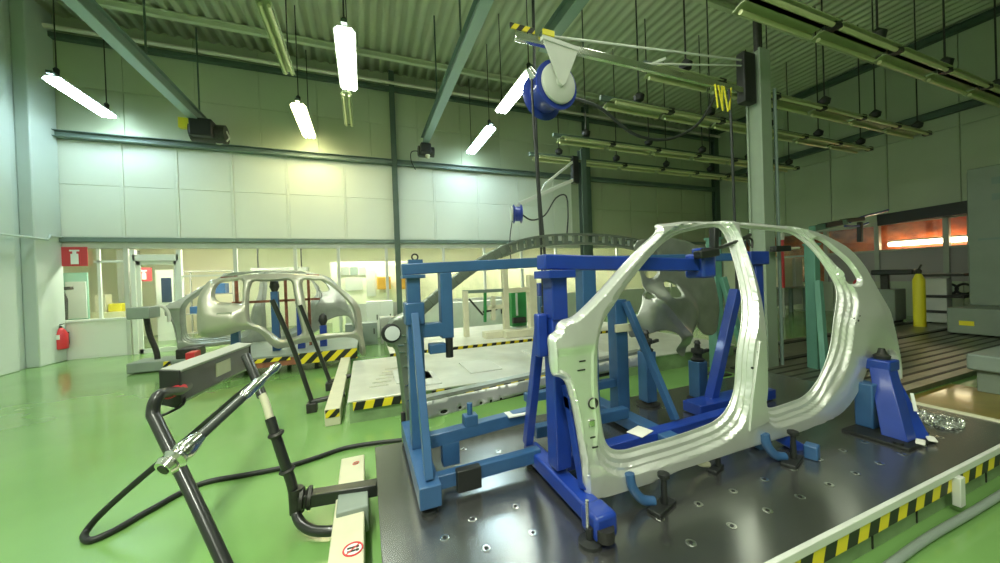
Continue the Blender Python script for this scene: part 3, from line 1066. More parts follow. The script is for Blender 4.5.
up_ = arcpts([(499, 248), (520, 240.5), (545, 236), (575, 234.5), (605, 235.5), (630, 239), (652, 245), (672, 254)], k=6)
dn_ = arcpts([(501, 257), (521, 250), (546, 245.5), (575, 243.5), (605, 244.5), (630, 248), (650, 254), (668, 263)], k=6)
for nm, ln in (('upper', up_), ('lower', dn_)):
    b = MB()
    for i in range(len(ln) - 1):
        b.bar(ln[i], ln[i + 1] + (ln[i + 1] - ln[i]) * .05, .07, .022, up=(0, 0, 1))
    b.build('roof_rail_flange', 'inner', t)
for i in range(0, len(up_), 2):
    MB().bar(up_[i], dn_[i], .05, .05, up=(0, 1, 0)).build('roof_rail_web', 'inner', t)
# windscreen pillar
b = MB()
Pq = arcpts([(505, 249), (480, 263), (455, 281), (430, 302), (408, 322)], k=4)
for i in range(len(Q_ := Pq) - 1):
    b.bar(Pq[i], Pq[i + 1] + (Pq[i + 1] - Pq[i]) * .06, .1, .075, up=(0, 1, 0))
b.build('windscreen_pillar', 'inner', t, bevel=.01)
# hinge pillar with rounded head and row of clips
hp = [(385, 335), (388, 322), (397, 315), (412, 311), (420, 320), (417, 345), (417, 400), (421, 440), (420, 468), (413, 466), (405, 430), (400, 385), (395, 350), (388, 346)]
ho = resample([(at(a, c_, Y=YF).x, at(a, c_, Y=YF).z) for a, c_ in crom(hp, 3)], .02)
vv, ff = sheet(ho, [], lambda x, z, do, dh: YF - .04 * sm(do / .03), .04, [.015, .03])
MB().add([(x, d, z) for x, z, d in vv], ff).build('hinge_pillar', 'inner', t, solid=.006)
pc = at(391, 333, Y=YF - .03)
MB().lathe(pc + V((0, .02, 0)), (0, -1, 0), [(0, .085), (.05, .085), (.055, .07), (.05, .065)], 26).build('round_boss', 'black', t)
MB().lathe(pc + V((.01, .0, 0)), (0, -1, 0), [(0, .065), (.04, .065), (.045, .0)], 26).build('boss_disc', 'board', t)
for a, c_ in ((398, 338), (405, 335), (401, 345), (407, 342), (402, 352), (408, 356), (406, 366), (408, 385), (410, 400)):
    p = at(a, c_, Y=YF - .05)
    MB().box(p, (.05, .02, .012)).build('clip', 'chrome', t)
# perforated sill
sv = [(420, 403), (560, 373), (640, 356), (640, 366), (600, 374), (560, 383), (430, 419), (420, 420)]
YS = YF - .09
so = resample([(at(a, c_, Y=YS).x, at(a, c_, Y=YS).z) for a, c_ in sv], .02)
hl = []
for a, c_, w, h in ((444, 411.5, .035, .018), (460, 407.5, .016, .016), (470.5, 405, .016, .016), (481, 403, .015, .015), (491, 401, .015, .015), (501, 399, .014, .014), (514, 397.5, .024, .016), (547, 390, .022, .016), (577, 383, .02, .014), (596, 379, .018, .013)):
    p = at(a, c_, Y=YS)
    hl.append([(p.x + w * math.cos(2 * PI * i / 14), p.z + h * math.sin(2 * PI * i / 14)) for i in range(14)])
vv, ff = sheet(so, hl, lambda x, z, do, dh: YF - .09, .04, [])
MB().add([(x, d, z) for x, z, d in vv], ff).build('perforated_sill', 'alu', t, solid=.005)
MB().bar(at(420, 399, Y=YF), at(640, 351, Y=YF), .10, .03).build('sill_flange', 'alud', t)
MB().bar(at(425, 412, Y=YF), at(620, 368, Y=YF), .05, .09).build('sill_lower_rail', 'dark', t)

# wheelhouse / quarter inner
wp = [(640, 240), (690, 240), (712, 262), (722, 300), (720, 332), (706, 334), (693, 318), (690, 330), (688, 356), (680, 352), (673, 336), (664, 330), (650, 330), (634, 338), (632, 325), (640, 306), (645, 285), (641, 262)]
wo_ = resample([(at(a, c_, Y=3.2).x, at(a, c_, Y=3.2).z) for a, c_ in crom(wp, 3)], .02)
wh = [[(668, 282), (678, 285), (677, 296), (665, 296)], [(646, 293), (650, 295), (648, 299), (645, 297)], [(650, 254), (660, 252), (663, 270), (657, 278), (649, 274)]]
wh = [resample([(at(a, c_, Y=3.2).x, at(a, c_, Y=3.2).z) for a, c_ in crom(h, 3)], .015) for h in wh]


def wdep(x, z, do, dh):
    cx, cz = at(668, 318, Y=3.2).x, at(668, 318, Y=3.2).z
    r = math.hypot(x - cx, (z - cz) * 1.3)
    return 3.25 - .16 * sm((.62 - r) / .3) + .05 * sm(do / .05) * 0 + .007 * math.sin(x * 16) * math.sin(z * 12 + x * 5) + .03 * (1 - sm(min(dh) / .02)) - .05 * math.exp(-((x - cx + z - cz) / .05) ** 2)


vv, ff = sheet(wo_, wh, wdep, .03, [.015])
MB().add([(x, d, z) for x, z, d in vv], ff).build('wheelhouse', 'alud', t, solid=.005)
pr = at(660, 300, Y=3.22)

# ================================================================== BLUE FIXTURES
def foot(b, x, y, z=PZ, r=.05):
    b.lathe((x, y, z), (0, 0, 1), [(0, r), (.02, r), (.03, .02), (.09, .02)], 16)


YA = 2.6
t = thing('blue_portal_frame', 'dull steel blue portal frame at the left end of the near platform', 'fixture frame', (.3, YA, PZ))
MB().lohi((.25, 2.04, .32), (.38, 3.10, .45)).build('base_beam', 'blues', t, bevel=.006)
MB().lohi((.275, YA - .06, .45), (.385, YA + .06, 1.36)).build('lower_post', 'blues', t, bevel=.006)
MB().lohi((.26, YA - .075, 1.34), (.395, YA + .075, 1.50)).build('post_sleeve', 'blues', t, bevel=.008)
MB().lohi((.28, YA - .05, 1.4), (.375, YA + .05, 1.69)).build('upper_post', 'blues', t, bevel=.006)
MB().bar((.32, 2.12, .45), (.32, YA - .09, 1.42), .07, .05, up=(1, 0, 0)).build('brace', 'blues', t, bevel=.004)
MB().lohi((.25, YA - .08, 1.675), (.41, YA + .08, 1.70)).build('top_plate', 'blues', t, bevel=.003)
MB().bar((.25, YA, 1.74), (1.4, YA, 1.775), .1, .08).build('top_beam', 'blues', t, bevel=.006)
MB().bar((1.4, YA, 1.775), (4.25, YA, 1.80), .1, .08).build('top_beam', 'blues', t, bevel=.006)
e = MB().torus((.35, YA, 1.83), (0, 1, 0), .022, .006).build('lifting_eye', 'dark', t)
MB().lohi((.30, YA - .04, 1.78), (.40, YA + .04, 1.81)).build('eye_plate', 'blues', t)
MB().lohi((.52, YA - .05, 1.22), (.61, YA + .05, 1.71)).build('drop_arm', 'blues', t, bevel=.006)
MB().lohi((.38, YA - .05, 1.24), (.53, YA + .04, 1.34)).build('cross_arm', 'blues', t, bevel=.006)
MB().lohi((.42, YA - .08, 1.12), (.54, YA - .0, 1.19)).build('clamp_body', 'blues', t, bevel=.006)
MB().cyl((.57, YA - .05, 1.08), (.57, YA - .05, 1.22), .028).build('clamp_knob', 'black', t)
for yy in (2.1, 3.04):
    b = MB(); foot(b, .315, yy); b.build('levelling_foot', 'black', t)
MB().cyl((.27, 3.12, .3), (.27, 3.12, .52), .02).build('clamp_knob', 'dark', t)
MB().bar((.38, 2.42, .55), (1.15, 2.42, .60), .08, .09).build('upper_rail', 'blues', t, bevel=.006)
MB().bar((.38, 2.22, .37), (1.12, 2.22, .39), .07, .09).build('lower_rail', 'blues', t, bevel=.006)
MB().lohi((.46, 2.38, .36), (.58, 2.46, .52)).build('rail_stub', 'blues', t, bevel=.006)
MB().lohi((.50, 2.14, .30), (.66, 2.20, .44)).build('mounting_block', 'black', t, bevel=.006)
p = at(470, 418, Y=2.42)
MB().lohi((p.x - .05, 2.38, .60), (p.x + .05, 2.46, .68)).build('clamp_body', 'blues', t, bevel=.006)
MB().cyl((p.x, 2.42, .68), (p.x, 2.42, .76), .02).build('clamp_pin', 'blues', t)
MB().lohi((.95, 2.35, .625), (1.12, 2.45, .635)).build('plate', 'white', t)
# second pair of posts
MB().lohi((1.76, YA - .06, .45), (1.9, YA + .06, 1.75)).build('rear_post', 'blues', t, bevel=.006)
MB().lohi((2.1, YA - .06, .36), (2.23, YA + .06, 1.42)).build('rear_post', 'blues', t, bevel=.006)
MB().bar((2.18, YA - .1, 1.4), (2.38, 2.18, .42), .06, .05, up=(1, 0, 0)).build('brace', 'blues', t, bevel=.004)
MB().lohi((2.08, YA - .09, 1.13), (2.25, YA - .06, 1.2)).build('clamp_plate', 'tan', t, bevel=.004)
MB().lohi((2.08, 2.0, .30), (2.22, 3.0, .40)).build('base_beam', 'blues', t, bevel=.006)
MB().bar((1.2, 2.45, .44), (2.1, 2.45, .44), .08, .09).build('lower_rail', 'blues', t, bevel=.006)
MB().bar((1.2, 2.6, .66), (2.1, 2.6, .66), .07, .07).build('lower_rail', 'blues', t, bevel=.006)

# bright blue near stand
BX = 1.12
t = thing('blue_panel_stand', 'bright blue stand under the front pillar of the car panel', 'fixture stand', (BX, 1.95, PZ))
MB().lohi((BX - .06, 1.56, .31), (BX + .05, 2.36, .41)).build('base_beam', 'blue', t, bevel=.012)
MB().lohi((BX - .08, 1.46, .29), (BX + .06, 1.60, .42)).build('end_block', 'blue', t, bevel=.02)
MB().lohi((BX - .05, 1.88, .44), (BX + .06, 2.0, 1.40)).build('lower_post', 'blue', t, bevel=.008)
MB().lohi((BX - .05, 1.87, 1.38), (BX + .06, 1.99, 1.66)).build('upper_post', 'blue', t, bevel=.006)
MB().bar((BX - .05, 2.30, .44), (BX - .05, 2.03, 1.36), .06, .06, up=(1, 0, 0)).build('rear_brace', 'blue', t, bevel=.005)
MB().bar((BX + .03, 1.70, .42), (BX + .03, 1.86, .98), .06, .06, up=(1, 0, 0)).build('front_brace', 'blue', t, bevel=.005)
MB().lohi((BX - .09, 1.83, 1.64), (BX + .1, 2.03, 1.69)).build('top_plate', 'blue', t, bevel=.004)
MB().bar((1.04, 1.95, 1.745), (2.40, 1.95, 1.70), .11, .095).build('top_beam', 'blue', t, bevel=.008)
MB().lohi((2.36, 1.86, 1.60), (2.50, 2.03, 1.79)).build('clamp_housing', 'blue', t, bevel=.02)
MB().lohi((2.38, 1.88, 1.79), (2.45, 1.98, 1.83)).build('clamp_cap', 'blue', t, bevel=.01)
MB().cyl((BX - .02, 1.47, .30), (BX - .02, 1.47, .36), .05).build('clamp_knob', 'dark', t)
p = at(580, 520, Y=1.50)
MB().cyl((BX - .10, 1.50, .30), (BX - .10, 1.50, .50), .009).build('bolt', 'chrome', t)
for xx, yy in ((BX - .09, 1.50), (BX, 2.3)):
    b = MB(); foot(b, xx, yy, r=.06); b.build('levelling_foot', 'black', t)
for zz in (1.2, 1.05, .88):
    MB().lohi((BX + .0, 1.78, zz - .04), (BX + .09, 1.87, zz + .04)).build('locator_block', 'blue', t, bevel=.008)
MB().lohi((BX - .13, 1.92, 1.15), (BX - .06, 1.98, 1.42)).build('side_bracket', 'blue', t, bevel=.01)
b = MB().bar((1.25, 2.10, .36), (3.45, 2.17, .36), .1, .1)
b.build('floor_rail', 'blue', t, bevel=.008)
MB().lohi((1.20, 1.76, .40), (1.32, 1.84, .48)).build('sill_rest', 'dark', t, bevel=.01)
p = at(640, 431, Z=.42)
b = MB().box((p.x, p.y, .4165), (.17, .13, .006), .3)
tag(b.build('paper_tag', 'paper', bevel=.002), 'cream paper card lying on the bright blue floor rail', 'card')
# black gripper arm from clamp
t = thing('pneumatic_gripper', 'black pneumatic gripper reaching under the car roof edge', 'gripper', at(705, 255, Y=1.95))
g = lambda a, c_, y=1.85: at(a, c_, Y=y)
MB().bar(g(697, 255), g(716, 252), .07, .06).build('body', 'black', t, bevel=.01)
MB().bar(g(714, 255), g(714, 228), .05, .05, up=(0, 1, 0)).build('finger', 'black', t, bevel=.008)
MB().tube([g(702, 250), g(718, 248), g(735, 242), g(750, 235)], .014).build('lever', 'blackm', t)
MB().tube([g(750, 246, 2.3), g(747, 238, 2.3), g(752, 240, 2.3), g(752, 248, 2.3)], .01).build('hook', 'dark', t)

# right bright strut + blue block
t = thing('blue_strut_stand', 'bright blue raking strut seen through the front door opening', 'fixture stand', (3.45, 2.45, PZ))
MB().bar(at(736, 290, Y=2.5), at(708, 412, Y=2.5), .09, .09, up=(0, 1, 0)).build('strut', 'blue', t, bevel=.006)
a_ = at(757, 262, Y=2.45)
MB().lohi((a_.x - .2, 2.38, 1.70), (a_.x + .09, 2.54, 1.84)).build('head_block', 'blue', t, bevel=.008)
MB().lohi((a_.x - .1, 2.4, .30), (a_.x + .02, 2.52, 1.70)).build('post', 'blue', t, bevel=.006)
MB().lohi((2.9, 2.36, .28), (a_.x + .1, 2.56, .38)).build('base_beam', 'blue', t, bevel=.006)
b = MB()
for xx in (3.0, a_.x):
    foot(b, xx, 2.46, .27)
b.build('levelling_foot', 'black', t)

# pale teal posts
def teal(px_, w, y, top, z1, label, dirx, bx):
    a = at(px_, 330, Y=y)
    t = thing('teal_post', label, 'support post', (a.x, y, PZ if y < 3.1 else 0))
    z0 = .0 if y > 3.1 else PZ
    MB().lohi((a.x - w / 2, y - w / 2, z0 + .02), (a.x + w / 2, y + w / 2, z1)).build('post', 'teal', t, bevel=.006)
    MB().bar((a.x + dirx * .05, y - .1, z1 * .72), (a.x + dirx * bx, y - .35, z0 + .03), .1, .07, up=(0, 1, 0)).build('brace', 'teal', t, bevel=.005)
    MB().lohi((a.x - w, y - w * .9, z0), (a.x + w, y + w * .9, z0 + .02)).build('base_plate', 'dark', t, bevel=.004)
    MB().lohi((a.x - w * .6, y - w * .6, z1), (a.x + w * .6, y + w * .6, z1 + .03)).build('cap', 'teal', t)
    return t


teal(716, .15, 3.9, 0, 2.15, 'pale teal support post seen through the front door opening', 1, .25)
teal(814, .14, 3.3, 0, 2.0, 'pale teal support post seen through the rear door opening', -1, .45)

# small black-topped blue pedestals behind
def pedestal(px_, pyb, pyt, y, label, m='blues'):
    a = at(px_, pyb, Y=y); tt = at(px_, pyt, Y=y)
    t = thing('locator_pedestal', label, 'pedestal', (a.x, y, PZ))
    zt = tt.z
    MB().lathe((a.x, y, PZ), (0, 0, 1), [(0, .12), (.02, .12), (.03, .05), (.05, .05)], 20).build('base_plate', 'dark', t)
    MB().bar((a.x, y, PZ + .04), (a.x, y, zt - .22), .13).build('column', m, t, bevel=.008)
    MB().lathe((a.x, y, zt - .23), (0, 0, 1), [(0, .06), (.03, .07), (.05, .045), (.09, .045), (.10, .065), (.14, .06), (.15, .03), (.19, .025), (.20, .035), (.23, .02)], 18).build('locator', 'black', t)
    MB().bar((a.x - .05, y, zt - .15), (a.x + .16, y, zt - .12), .03).build('arm', 'black', t)


pedestal(648, 400, 330, 2.85, 'blue pedestal with black locator left of the wheelhouse')
pedestal(699, 405, 340, 2.7, 'blue pedestal with black locator right of the wheelhouse')

# rear stand
RX, RY = 3.88, 1.42
t = thing('blue_wheel_arch_stand', 'bright blue gusseted stand under the rear wheel arch', 'fixture stand', (RX, RY, PZ))
MB().lohi((RX - .20, RY - .13, PZ), (RX + .22, RY + .26, PZ + .022)).build('base_plate', 'black', t, bevel=.005)
TX, TY, TZ = 4.09, 1.58, .82
vs = [V((RX - .07, RY - .08, .29)), V((RX + .07, RY - .08, .29)), V((RX + .07, RY + .07, .29)), V((RX - .07, RY + .07, .29))]
vs += [V((TX - .075, TY - .06, TZ)), V((TX + .065, TY - .06, TZ)), V((TX + .065, TY + .06, TZ)), V((TX - .075, TY + .06, TZ))]
MB().add(vs, [(0, 1, 2, 3), (4, 5, 6, 7), (0, 1, 5, 4), (1, 2, 6, 5), (2, 3, 7, 6), (3, 0, 4, 7)]).build('column', 'blue', t, bevel=.006)
vs = [V((RX + .05, RY - .07, .29)), V((RX + .17, RY - .12, .29)), V((TX + .06, TY - .06, TZ - .08))]
vs += [v + V((0, .04, 0)) for v in vs]
MB().add(vs, [(0, 1, 2), (3, 4, 5), (0, 1, 4, 3), (1, 2, 5, 4), (2, 0, 3, 5)]).build('gusset', 'blue', t, bevel=.003)
MB().lohi((RX - .0, RY + .14, .29), (RX + .13, RY + .26, .66)).build('side_column', 'blues', t, bevel=.01)
MB().lohi((TX - .09, TY - .08, TZ - .06), (TX + .08, TY + .08, TZ + .03)).build('head_block', 'blue', t, bevel=.012)
MB().lathe((TX, TY, TZ + .03), (0, 0, 1), [(0, .05), (.03, .055), (.05, .03), (.09, .02)], 16).build('locator', 'dark', t)
MB().bar((RX + .09, RY - .07, .50), (RX + .15, RY - .03, .62), .02, .006).build('label_plate', 'lgrey', t)
for xx, yy, rz in ((RX + .0, RY - .12, .3), (RX + .14, RY - .13, .5)):
    MB().box((xx, yy, PZ + .03), (.1, .05, .015), rz).build('shim', 'paper', t, bevel=.006)
for xx in (RX - .16, RX + .24):
    MB().cyl((xx, RY - .06, PZ), (xx, RY - .06, PZ + .04), .03).build('clamp_knob', 'black', t)

# clamps below the sill
def floorclamp(px_, py, label, m, s=1.):
    a = at(px_, py, Z=PZ)
    t = thing('floor_clamp', label, 'clamp', a)
    MB().box(a + V((0, 0, .012)), (.2 * s, .08 * s, .024), .3).build('base', 'black', t, bevel=.006)
    MB().cyl(a + V((.02, 0, .02)), a + V((.02, 0, .19 * s)), .02, .015).build('stud', 'black', t)
    MB().tube([a + V((-.03, .03, .03)), a + V((-.1, .05, .05)), a + V((-.15, .07, .12)), a + V((-.16, .08, .2))], .028 * s).build('arm', m, t)
    MB().lathe(a + V((.02, 0, .17 * s)), (0, 0, 1), [(0, .02), (.01, .035), (.03, .035), (.04, .01)], 12).build('nut', 'black', t)
    return t


floorclamp(662, 508, 'small black clamp with blue arm under the front of the sill', 'blues')
floorclamp(716, 470, 'black clamp with brass nut under the middle of the sill', 'tan', .7)
t = floorclamp(792, 462, 'black clamp under the sill beside the pale blue raking foot', 'blues', 1.1)
t = thing('blue_raking_foot', 'blue raking foot bracket on the platform below the rear door', 'fixture stand', at(800, 460, Z=PZ))
MB().bar(at(768, 430, Y=1.75), at(812, 455, Y=1.62), .09, .08).build('arm', 'blue', t, bevel=.01)
a = at(812, 458, Z=PZ)
MB().box(a + V((0, 0, .05)), (.09, .08, .1), .3).build('toe', 'blues', t, bevel=.01)
MB().bar(at(752, 440, Y=1.8), at(775, 455, Y=1.75), .07, .07).build('arm', 'blues', t, bevel=.01)

# chain pile
b = MB()
random.seed(3)
for i in range(170):
    u = random.random(); w = random.random()
    px_ = 907 + 56 * u; py = 408 + 10 * u + (6 + 14 * u * (1 - u) * 2.) * w + 4 * u
    p = at(px_, py, Z=PZ) + V((0, 0, random.uniform(.006, .018)))
    b.torus(p, (random.uniform(-1, 1), random.uniform(-1, 1), random.uniform(.9, 1.6)), .019, .005, 10, 5, sq=.6)
tag(b.build('chain_pile', 'chrome'), 'pile of loose bright steel links on the right platform end', 'chain', kind='stuff')

# ================================================================== MIDDLE PLATFORMS
t = thing('fixture_platform', 'worn bright steel platform with striped edge behind the blue frame', 'platform', (2.5, 5.5, 0))
MB().lohi((-.24, 4.45, .25), (6.4, 6.75, .27)).build('top_plate', 'steelw', t, bevel=.004)
MB().lohi((-.22, 4.47, .0), (6.38, 6.73, .25)).build('skirt', 'gskirt', t)
for x0_, x1_ in ((-.18, .45), (.75, 1.0), (1.15, 2.55)):
    MB().lohi((x0_, 4.43, .16), (x1_, 4.47, .25)).build('hazard_strip', 'hazx', t)
for x0_, y0_ in ((.35, 4.9), (.42, 4.62), (1.4, 4.9), (2.7, 5.2), (3.4, 4.7)):
    MB().lohi((x0_, y0_, .27), (x0_ + .5, y0_ + .7, .29)).build('cover_plate', 'lgrey', t, bevel=.004)
for i in range(6):
    MB().lohi((.0 + i * .05, 4.9 + i * .18, .27), (.25 + i * .05, 4.93 + i * .18, .276)).build('tread_rib', 'chrome', t)
t = thing('fixture_platform', 'rear steel platform with thin striped edge under the cream frame', 'platform', (3, 8, 0))
MB().lohi((.4, 6.95, .27), (6.4, 9.6, .30)).build('top_plate', 'steelw', t, bevel=.004)
MB().lohi((.42, 6.97, .0), (6.38, 9.58, .27)).build('skirt', 'gskirt', t)
MB().lohi((.4, 6.92, .24), (6.4, 6.96, .29)).build('hazard_strip', 'hazx', t)

# cream side cable ducts with arms
def duct(x0, x1, y0, y1, z, label):
    t = thing('cable_duct', label, 'duct', ((x0 + x1) / 2, y0, 0))
    MB().lohi((x0, y0, .0), (x1, y1, z)).build('cover', 'tan', t, bevel=.008)
    MB().lohi((x0 + .01, y0 - .006, .1), (x1 - .01, y0, z - .01)).build('striped_end', 'hazs', t)
    return t


duct(-.49, -.32, 4.5, 7.6, .2, 'cream cable duct left of the middle steel platform')
t = duct(-.235, -.055, 1.35, 3.2, .19, 'cream cable duct left of the near platform with foot sign')
# no-step sign
sc = at(353, 549, Z=.192)
b = MB().lathe((sc.x, sc.y, .19), (0, 0, 1), [(0, .052), (.0015, .052), (.0016, 0)], 28)
s_ = b.build('no_step_sign', 'white', t)
MB().torus((sc.x, sc.y, .192), (0, 0, 1), .049, .005, 28, 6).build('sign_ring', 'red', t)
MB().bar((sc.x - .034, sc.y - .032, .194), (sc.x + .034, sc.y + .032, .194), .006, .002).build('sign_slash', 'red', t)
for dy in (-.013, .013):
    MB().lathe((sc.x + .022, sc.y + dy, .1915), (0, 0, 1), [(0, .010), (.0015, .010), (.0016, 0)], 12).build('sole_mark', 'black', t)
    MB().bar((sc.x - .030, sc.y + dy, .1920), (sc.x + .012, sc.y + dy, .1920), .014, .0015).build('sole_mark', 'black', t)
sc = at(356, 463, Z=.192)
MB().torus((sc.x, sc.y, .192), (0, 0, 1), .026, .003, 24, 6, sq=.7).build('sign_ring', 'red', t)
MB().bar((sc.x - .015, sc.y, .192), (sc.x + .015, sc.y, .192), .012, .003).build('sole_mark', 'rust', t)
MB().lohi((-.22, 2.40, .05), (-.03, 2.66, .22)).build('mounting_bracket', 'greyg', t, bevel=.008)
MB().cyl((-.13, 2.395, .12), (-.13, 2.40, .12), .02).build('bracket_bolt', 'black', t)

# ------------------------------------------------ control console (near)
def lift_post(t, base, mid, top, r, coll=True):
    pass


t = thing('control_console', 'long black control console on two bent tube posts in the foreground', 'console', (-.6, 2.6, 0))
ca, cb = V((-1.03, 2.18, 1.08)), V((-1.12, 4.0, 1.06))
a = at(170, 387, Z=1.04); e_ = at(243, 356, Z=1.04)
ca = V((a.x, a.y, 1.04)); cb = V((e_.x, e_.y, 1.04))
d = (cb - ca).normalized()
MB().section(ca, cb, [(-.045, -.10), (.03, -.13), (.055, -.10), (.055, .10), (-.045, .11)]).build('housing', 'blackm', t, bevel=.008)
MB().section(ca - d * .0, cb + d * .02, [(-.05, .105), (.062, .085), (.068, .105), (-.045, .122)]).build('top_cover', 'grey', t, bevel=.004)
sdc = d.cross(V((0, 0, 1))).normalized()
q = ca + d * (cb - ca).length * .53 + sdc * .057 + V((0, 0, -.0))
MB().box(q, (.006, .20, .10), math.atan2(d.y, d.x) - PI / 2).build('notice_plate', 'tan', t)
MB().tube([ca + V((.05, .05, -.07)), ca + V((.06, .0, -.12)), ca + V((-.0, -.05, -.15)), ca + V((-.07, -.04, -.17))], .008).build('cable_tail', 'black', t)
for k in (0., 1.):
    q = ca + d * (cb - ca).length * k
    MB().section(q - d * .012, q + d * .012, [(-.05, -.105), (.034, -.135), (.06, -.105), (.06, .10), (-.05, .112)]).build('end_cap', 'black', t, bevel=.004)
# front tube: hooks out of console end, bends, drops to floor
n0 = at(178, 391, Y=ca.y - .02)
f1 = at(157, 397, Y=ca.y - .2); f2 = at(153, 412, Y=ca.y - .24); f3 = at(190, 490, Y=ca.y - .5)
f4 = at(226, 567, Y=ca.y - .72)
dn = (f4 - f3).normalized()
f5 = f4 + dn * ((f4.z - .03) / max(.1, -dn.z))
MB().tube([n0 + V((0, .12, .0)), n0, f1 + V((.01, 0, .01)), f2, at(158, 425, Y=ca.y - .28), f3, f4, f5], .031, n=16).build('front_post', 'blackm', t)
MB().tube([n0 + V((0, .05, .0)), n0 + (f1 - n0) * .5], .0325, smooth=1).build('red_sleeve', 'red', t)
MB().lathe(V((f5.x, f5.y, 0)), (0, 0, 1), [(0, .09), (.012, .09), (.02, .04), (.05, .035)], 20).build('floor_flange', 'dark', t)
# rear post with arm to the duct
YR = 2.70
r_ = lambda a, c_, y=YR: at(a, c_, Y=y)
MB().tube([r_(246, 356, 3.0), r_(254, 374, 2.9), r_(262, 396, 2.8)], .03, n=14).build('post_joint', 'blackm', t)
MB().tube([r_(262, 394, 2.8), r_(266, 404, 2.78), r_(270, 418, 2.75)], .024, n=14).build('post_collar', 'tan', t)
MB().tube([r_(270, 418, 2.76), r_(282, 455), r_(292, 485), r_(295, 508), at(300, 522, Z=.09), at(312, 530, Z=.06), at(330, 531, Z=.05), at(350, 526, Z=.05)], .032, n=16).build('rear_post', 'blackm', t)
for a_, c_ in ((273, 434), (284, 470)):
    q = r_(a_ + 3, c_)
    MB().torus(q, V((.25, 0, -1)), .036, .014, 18, 6).build('hose_clip', 'dark', t)
MB().bar(r_(300, 500), at(378, 487, Y=2.60), .09, .085).build('support_arm', 'blackm', t, bevel=.006)
MB().lathe(r_(300, 499), (r_(320, 496) - r_(300, 499)), [(0, .075), (.02, .075), (.03, .045), (.05, .075), (.07, .075)], 16).build('arm_flange', 'dark', t)
MB().cyl(r_(296, 488), r_(297, 512), .045).build('arm_bracket', 'dark', t)

# hose wand
t = thing('air_hose', 'black air hose with silver end couplings looping over the green floor', 'hose', at(90, 540, Z=0))
w0, w1 = at(163, 470, Y=1.75), at(276, 367, Y=2.25)
dw = (w1 - w0).normalized()
MB().lathe(w0, dw, [(0, .018), (.0, .036), (.02, .045), (.035, .034), (.05, .047), (.07, .036), (.085, .042), (.13, .034), (.16, .026)], 24).build('front_coupling', 'chrome', t)
MB().lathe(w0 - dw * .003, dw, [(0, .0), (.0, .022), (.005, .022), (.005, 0)], 16).build('nozzle_bore', 'black', t)
L = (w1 - w0).length
MB().cyl(w0 + dw * .12, w0 + dw * (L - .2), .021).build('wand_tube', 'wand', t)
MB().lathe(w0 + dw * (L - .24), dw, [(0, .02), (.02, .027), (.07, .025), (.11, .03), (.14, .02), (.19, .018), (.22, .026), (.26, .018)], 18).build('rear_coupling', 'chrome', t)
pts = [at(262, 378, Z=1.02), at(240, 394, Z=.92), at(200, 428, Z=.68), at(160, 462, Z=.46), at(125, 492, Z=.27), at(100, 515, Z=.12), at(88, 529, Z=.04), at(84, 537, Z=.022), at(92, 540, Z=.022),
       at(115, 530, Z=.022), at(150, 510, Z=.022), at(200, 484, Z=.022), at(250, 474, Z=.022), at(285, 467, Z=.022), at(315, 458, Z=.022), at(345, 448, Z=.022), at(375, 443, Z=.03), at(402, 440, Z=.03)]
MB().tube(pts, .021, smooth=8).build('hose', 'black', t)

# # far console posts at middle platform
for (a, b_, c_, e_, lb) in (((272, 300), (292, 345), (312, 402), (345, 394), 'nearer slim black post with foot arm by the middle platform'),
                            ((300, 305), (316, 345), (330, 382), (352, 375), 'further slim black post with foot arm by the middle platform')):
    yb = at(*c_, Z=.12).y
    t = thing('handle_post', lb, 'post', (at(*c_, Y=yb).x, yb, 0), )
    MB().tube([at(*a, Y=yb), at(*b_, Y=yb), at(*c_, Y=yb)], .03).build('post', 'blackm', t)
    MB().tube([at(*c_, Y=yb), at(*e_, Y=yb)], .035, smooth=1).build('foot_arm', 'blackm', t)
    MB().lohi((at(*c_, Y=yb).x - .06, yb - .08, 0), (at(*c_, Y=yb).x + .06, yb + .08, .12)).build('foot', 'dark', t, bevel=.01)

# ================================================================== LEFT WALL ITEMS
ex = at(59, 345, Y=11.75)
t = thing('fire_extinguisher', 'red fire extinguisher hanging below the window beside the left wall', 'fire extinguisher', (ex.x, 11.75, ex.z - .4))
zb = at(59, 362, Y=11.75).z + .3; zt_ = at(59, 324, Y=11.75).z
MB().lathe((ex.x, 11.8, zb), (0, 0, 1), [(0, .1), (.02, .13), (zt_ - zb - .25, .13), (zt_ - zb - .15, .08), (zt_ - zb - .1, .04)], 22).build('cylinder', 'red', t)
MB().lathe((ex.x, 11.8, zt_ - .11), (0, 0, 1), [(0, .04), (.04, .04), (.06, .02)], 14).build('valve', 'dark', t)
MB().bar((ex.x - .08, 11.8, zt_ - .05), (ex.x + .1, 11.76, zt_), .03, .015).build('lever', 'dark', t)
MB().tube([(ex.x, 11.8, zt_ - .09), (ex.x - .18, 11.78, zt_ - .15), (ex.x - .2, 11.76, zb + .3), (ex.x - .17, 11.75, zb + .15)], .02).build('hose', 'black', t)
MB().lohi((ex.x - .06, 11.66, zb + .25), (ex.x + .06, 11.68, zb + .36)).build('label', 'white', t)
MB().lohi((ex.x - .05, 11.9, zb + .1), (ex.x + .05, 11.99, zb + .4)).build('wall_bracket', 'dark', t)


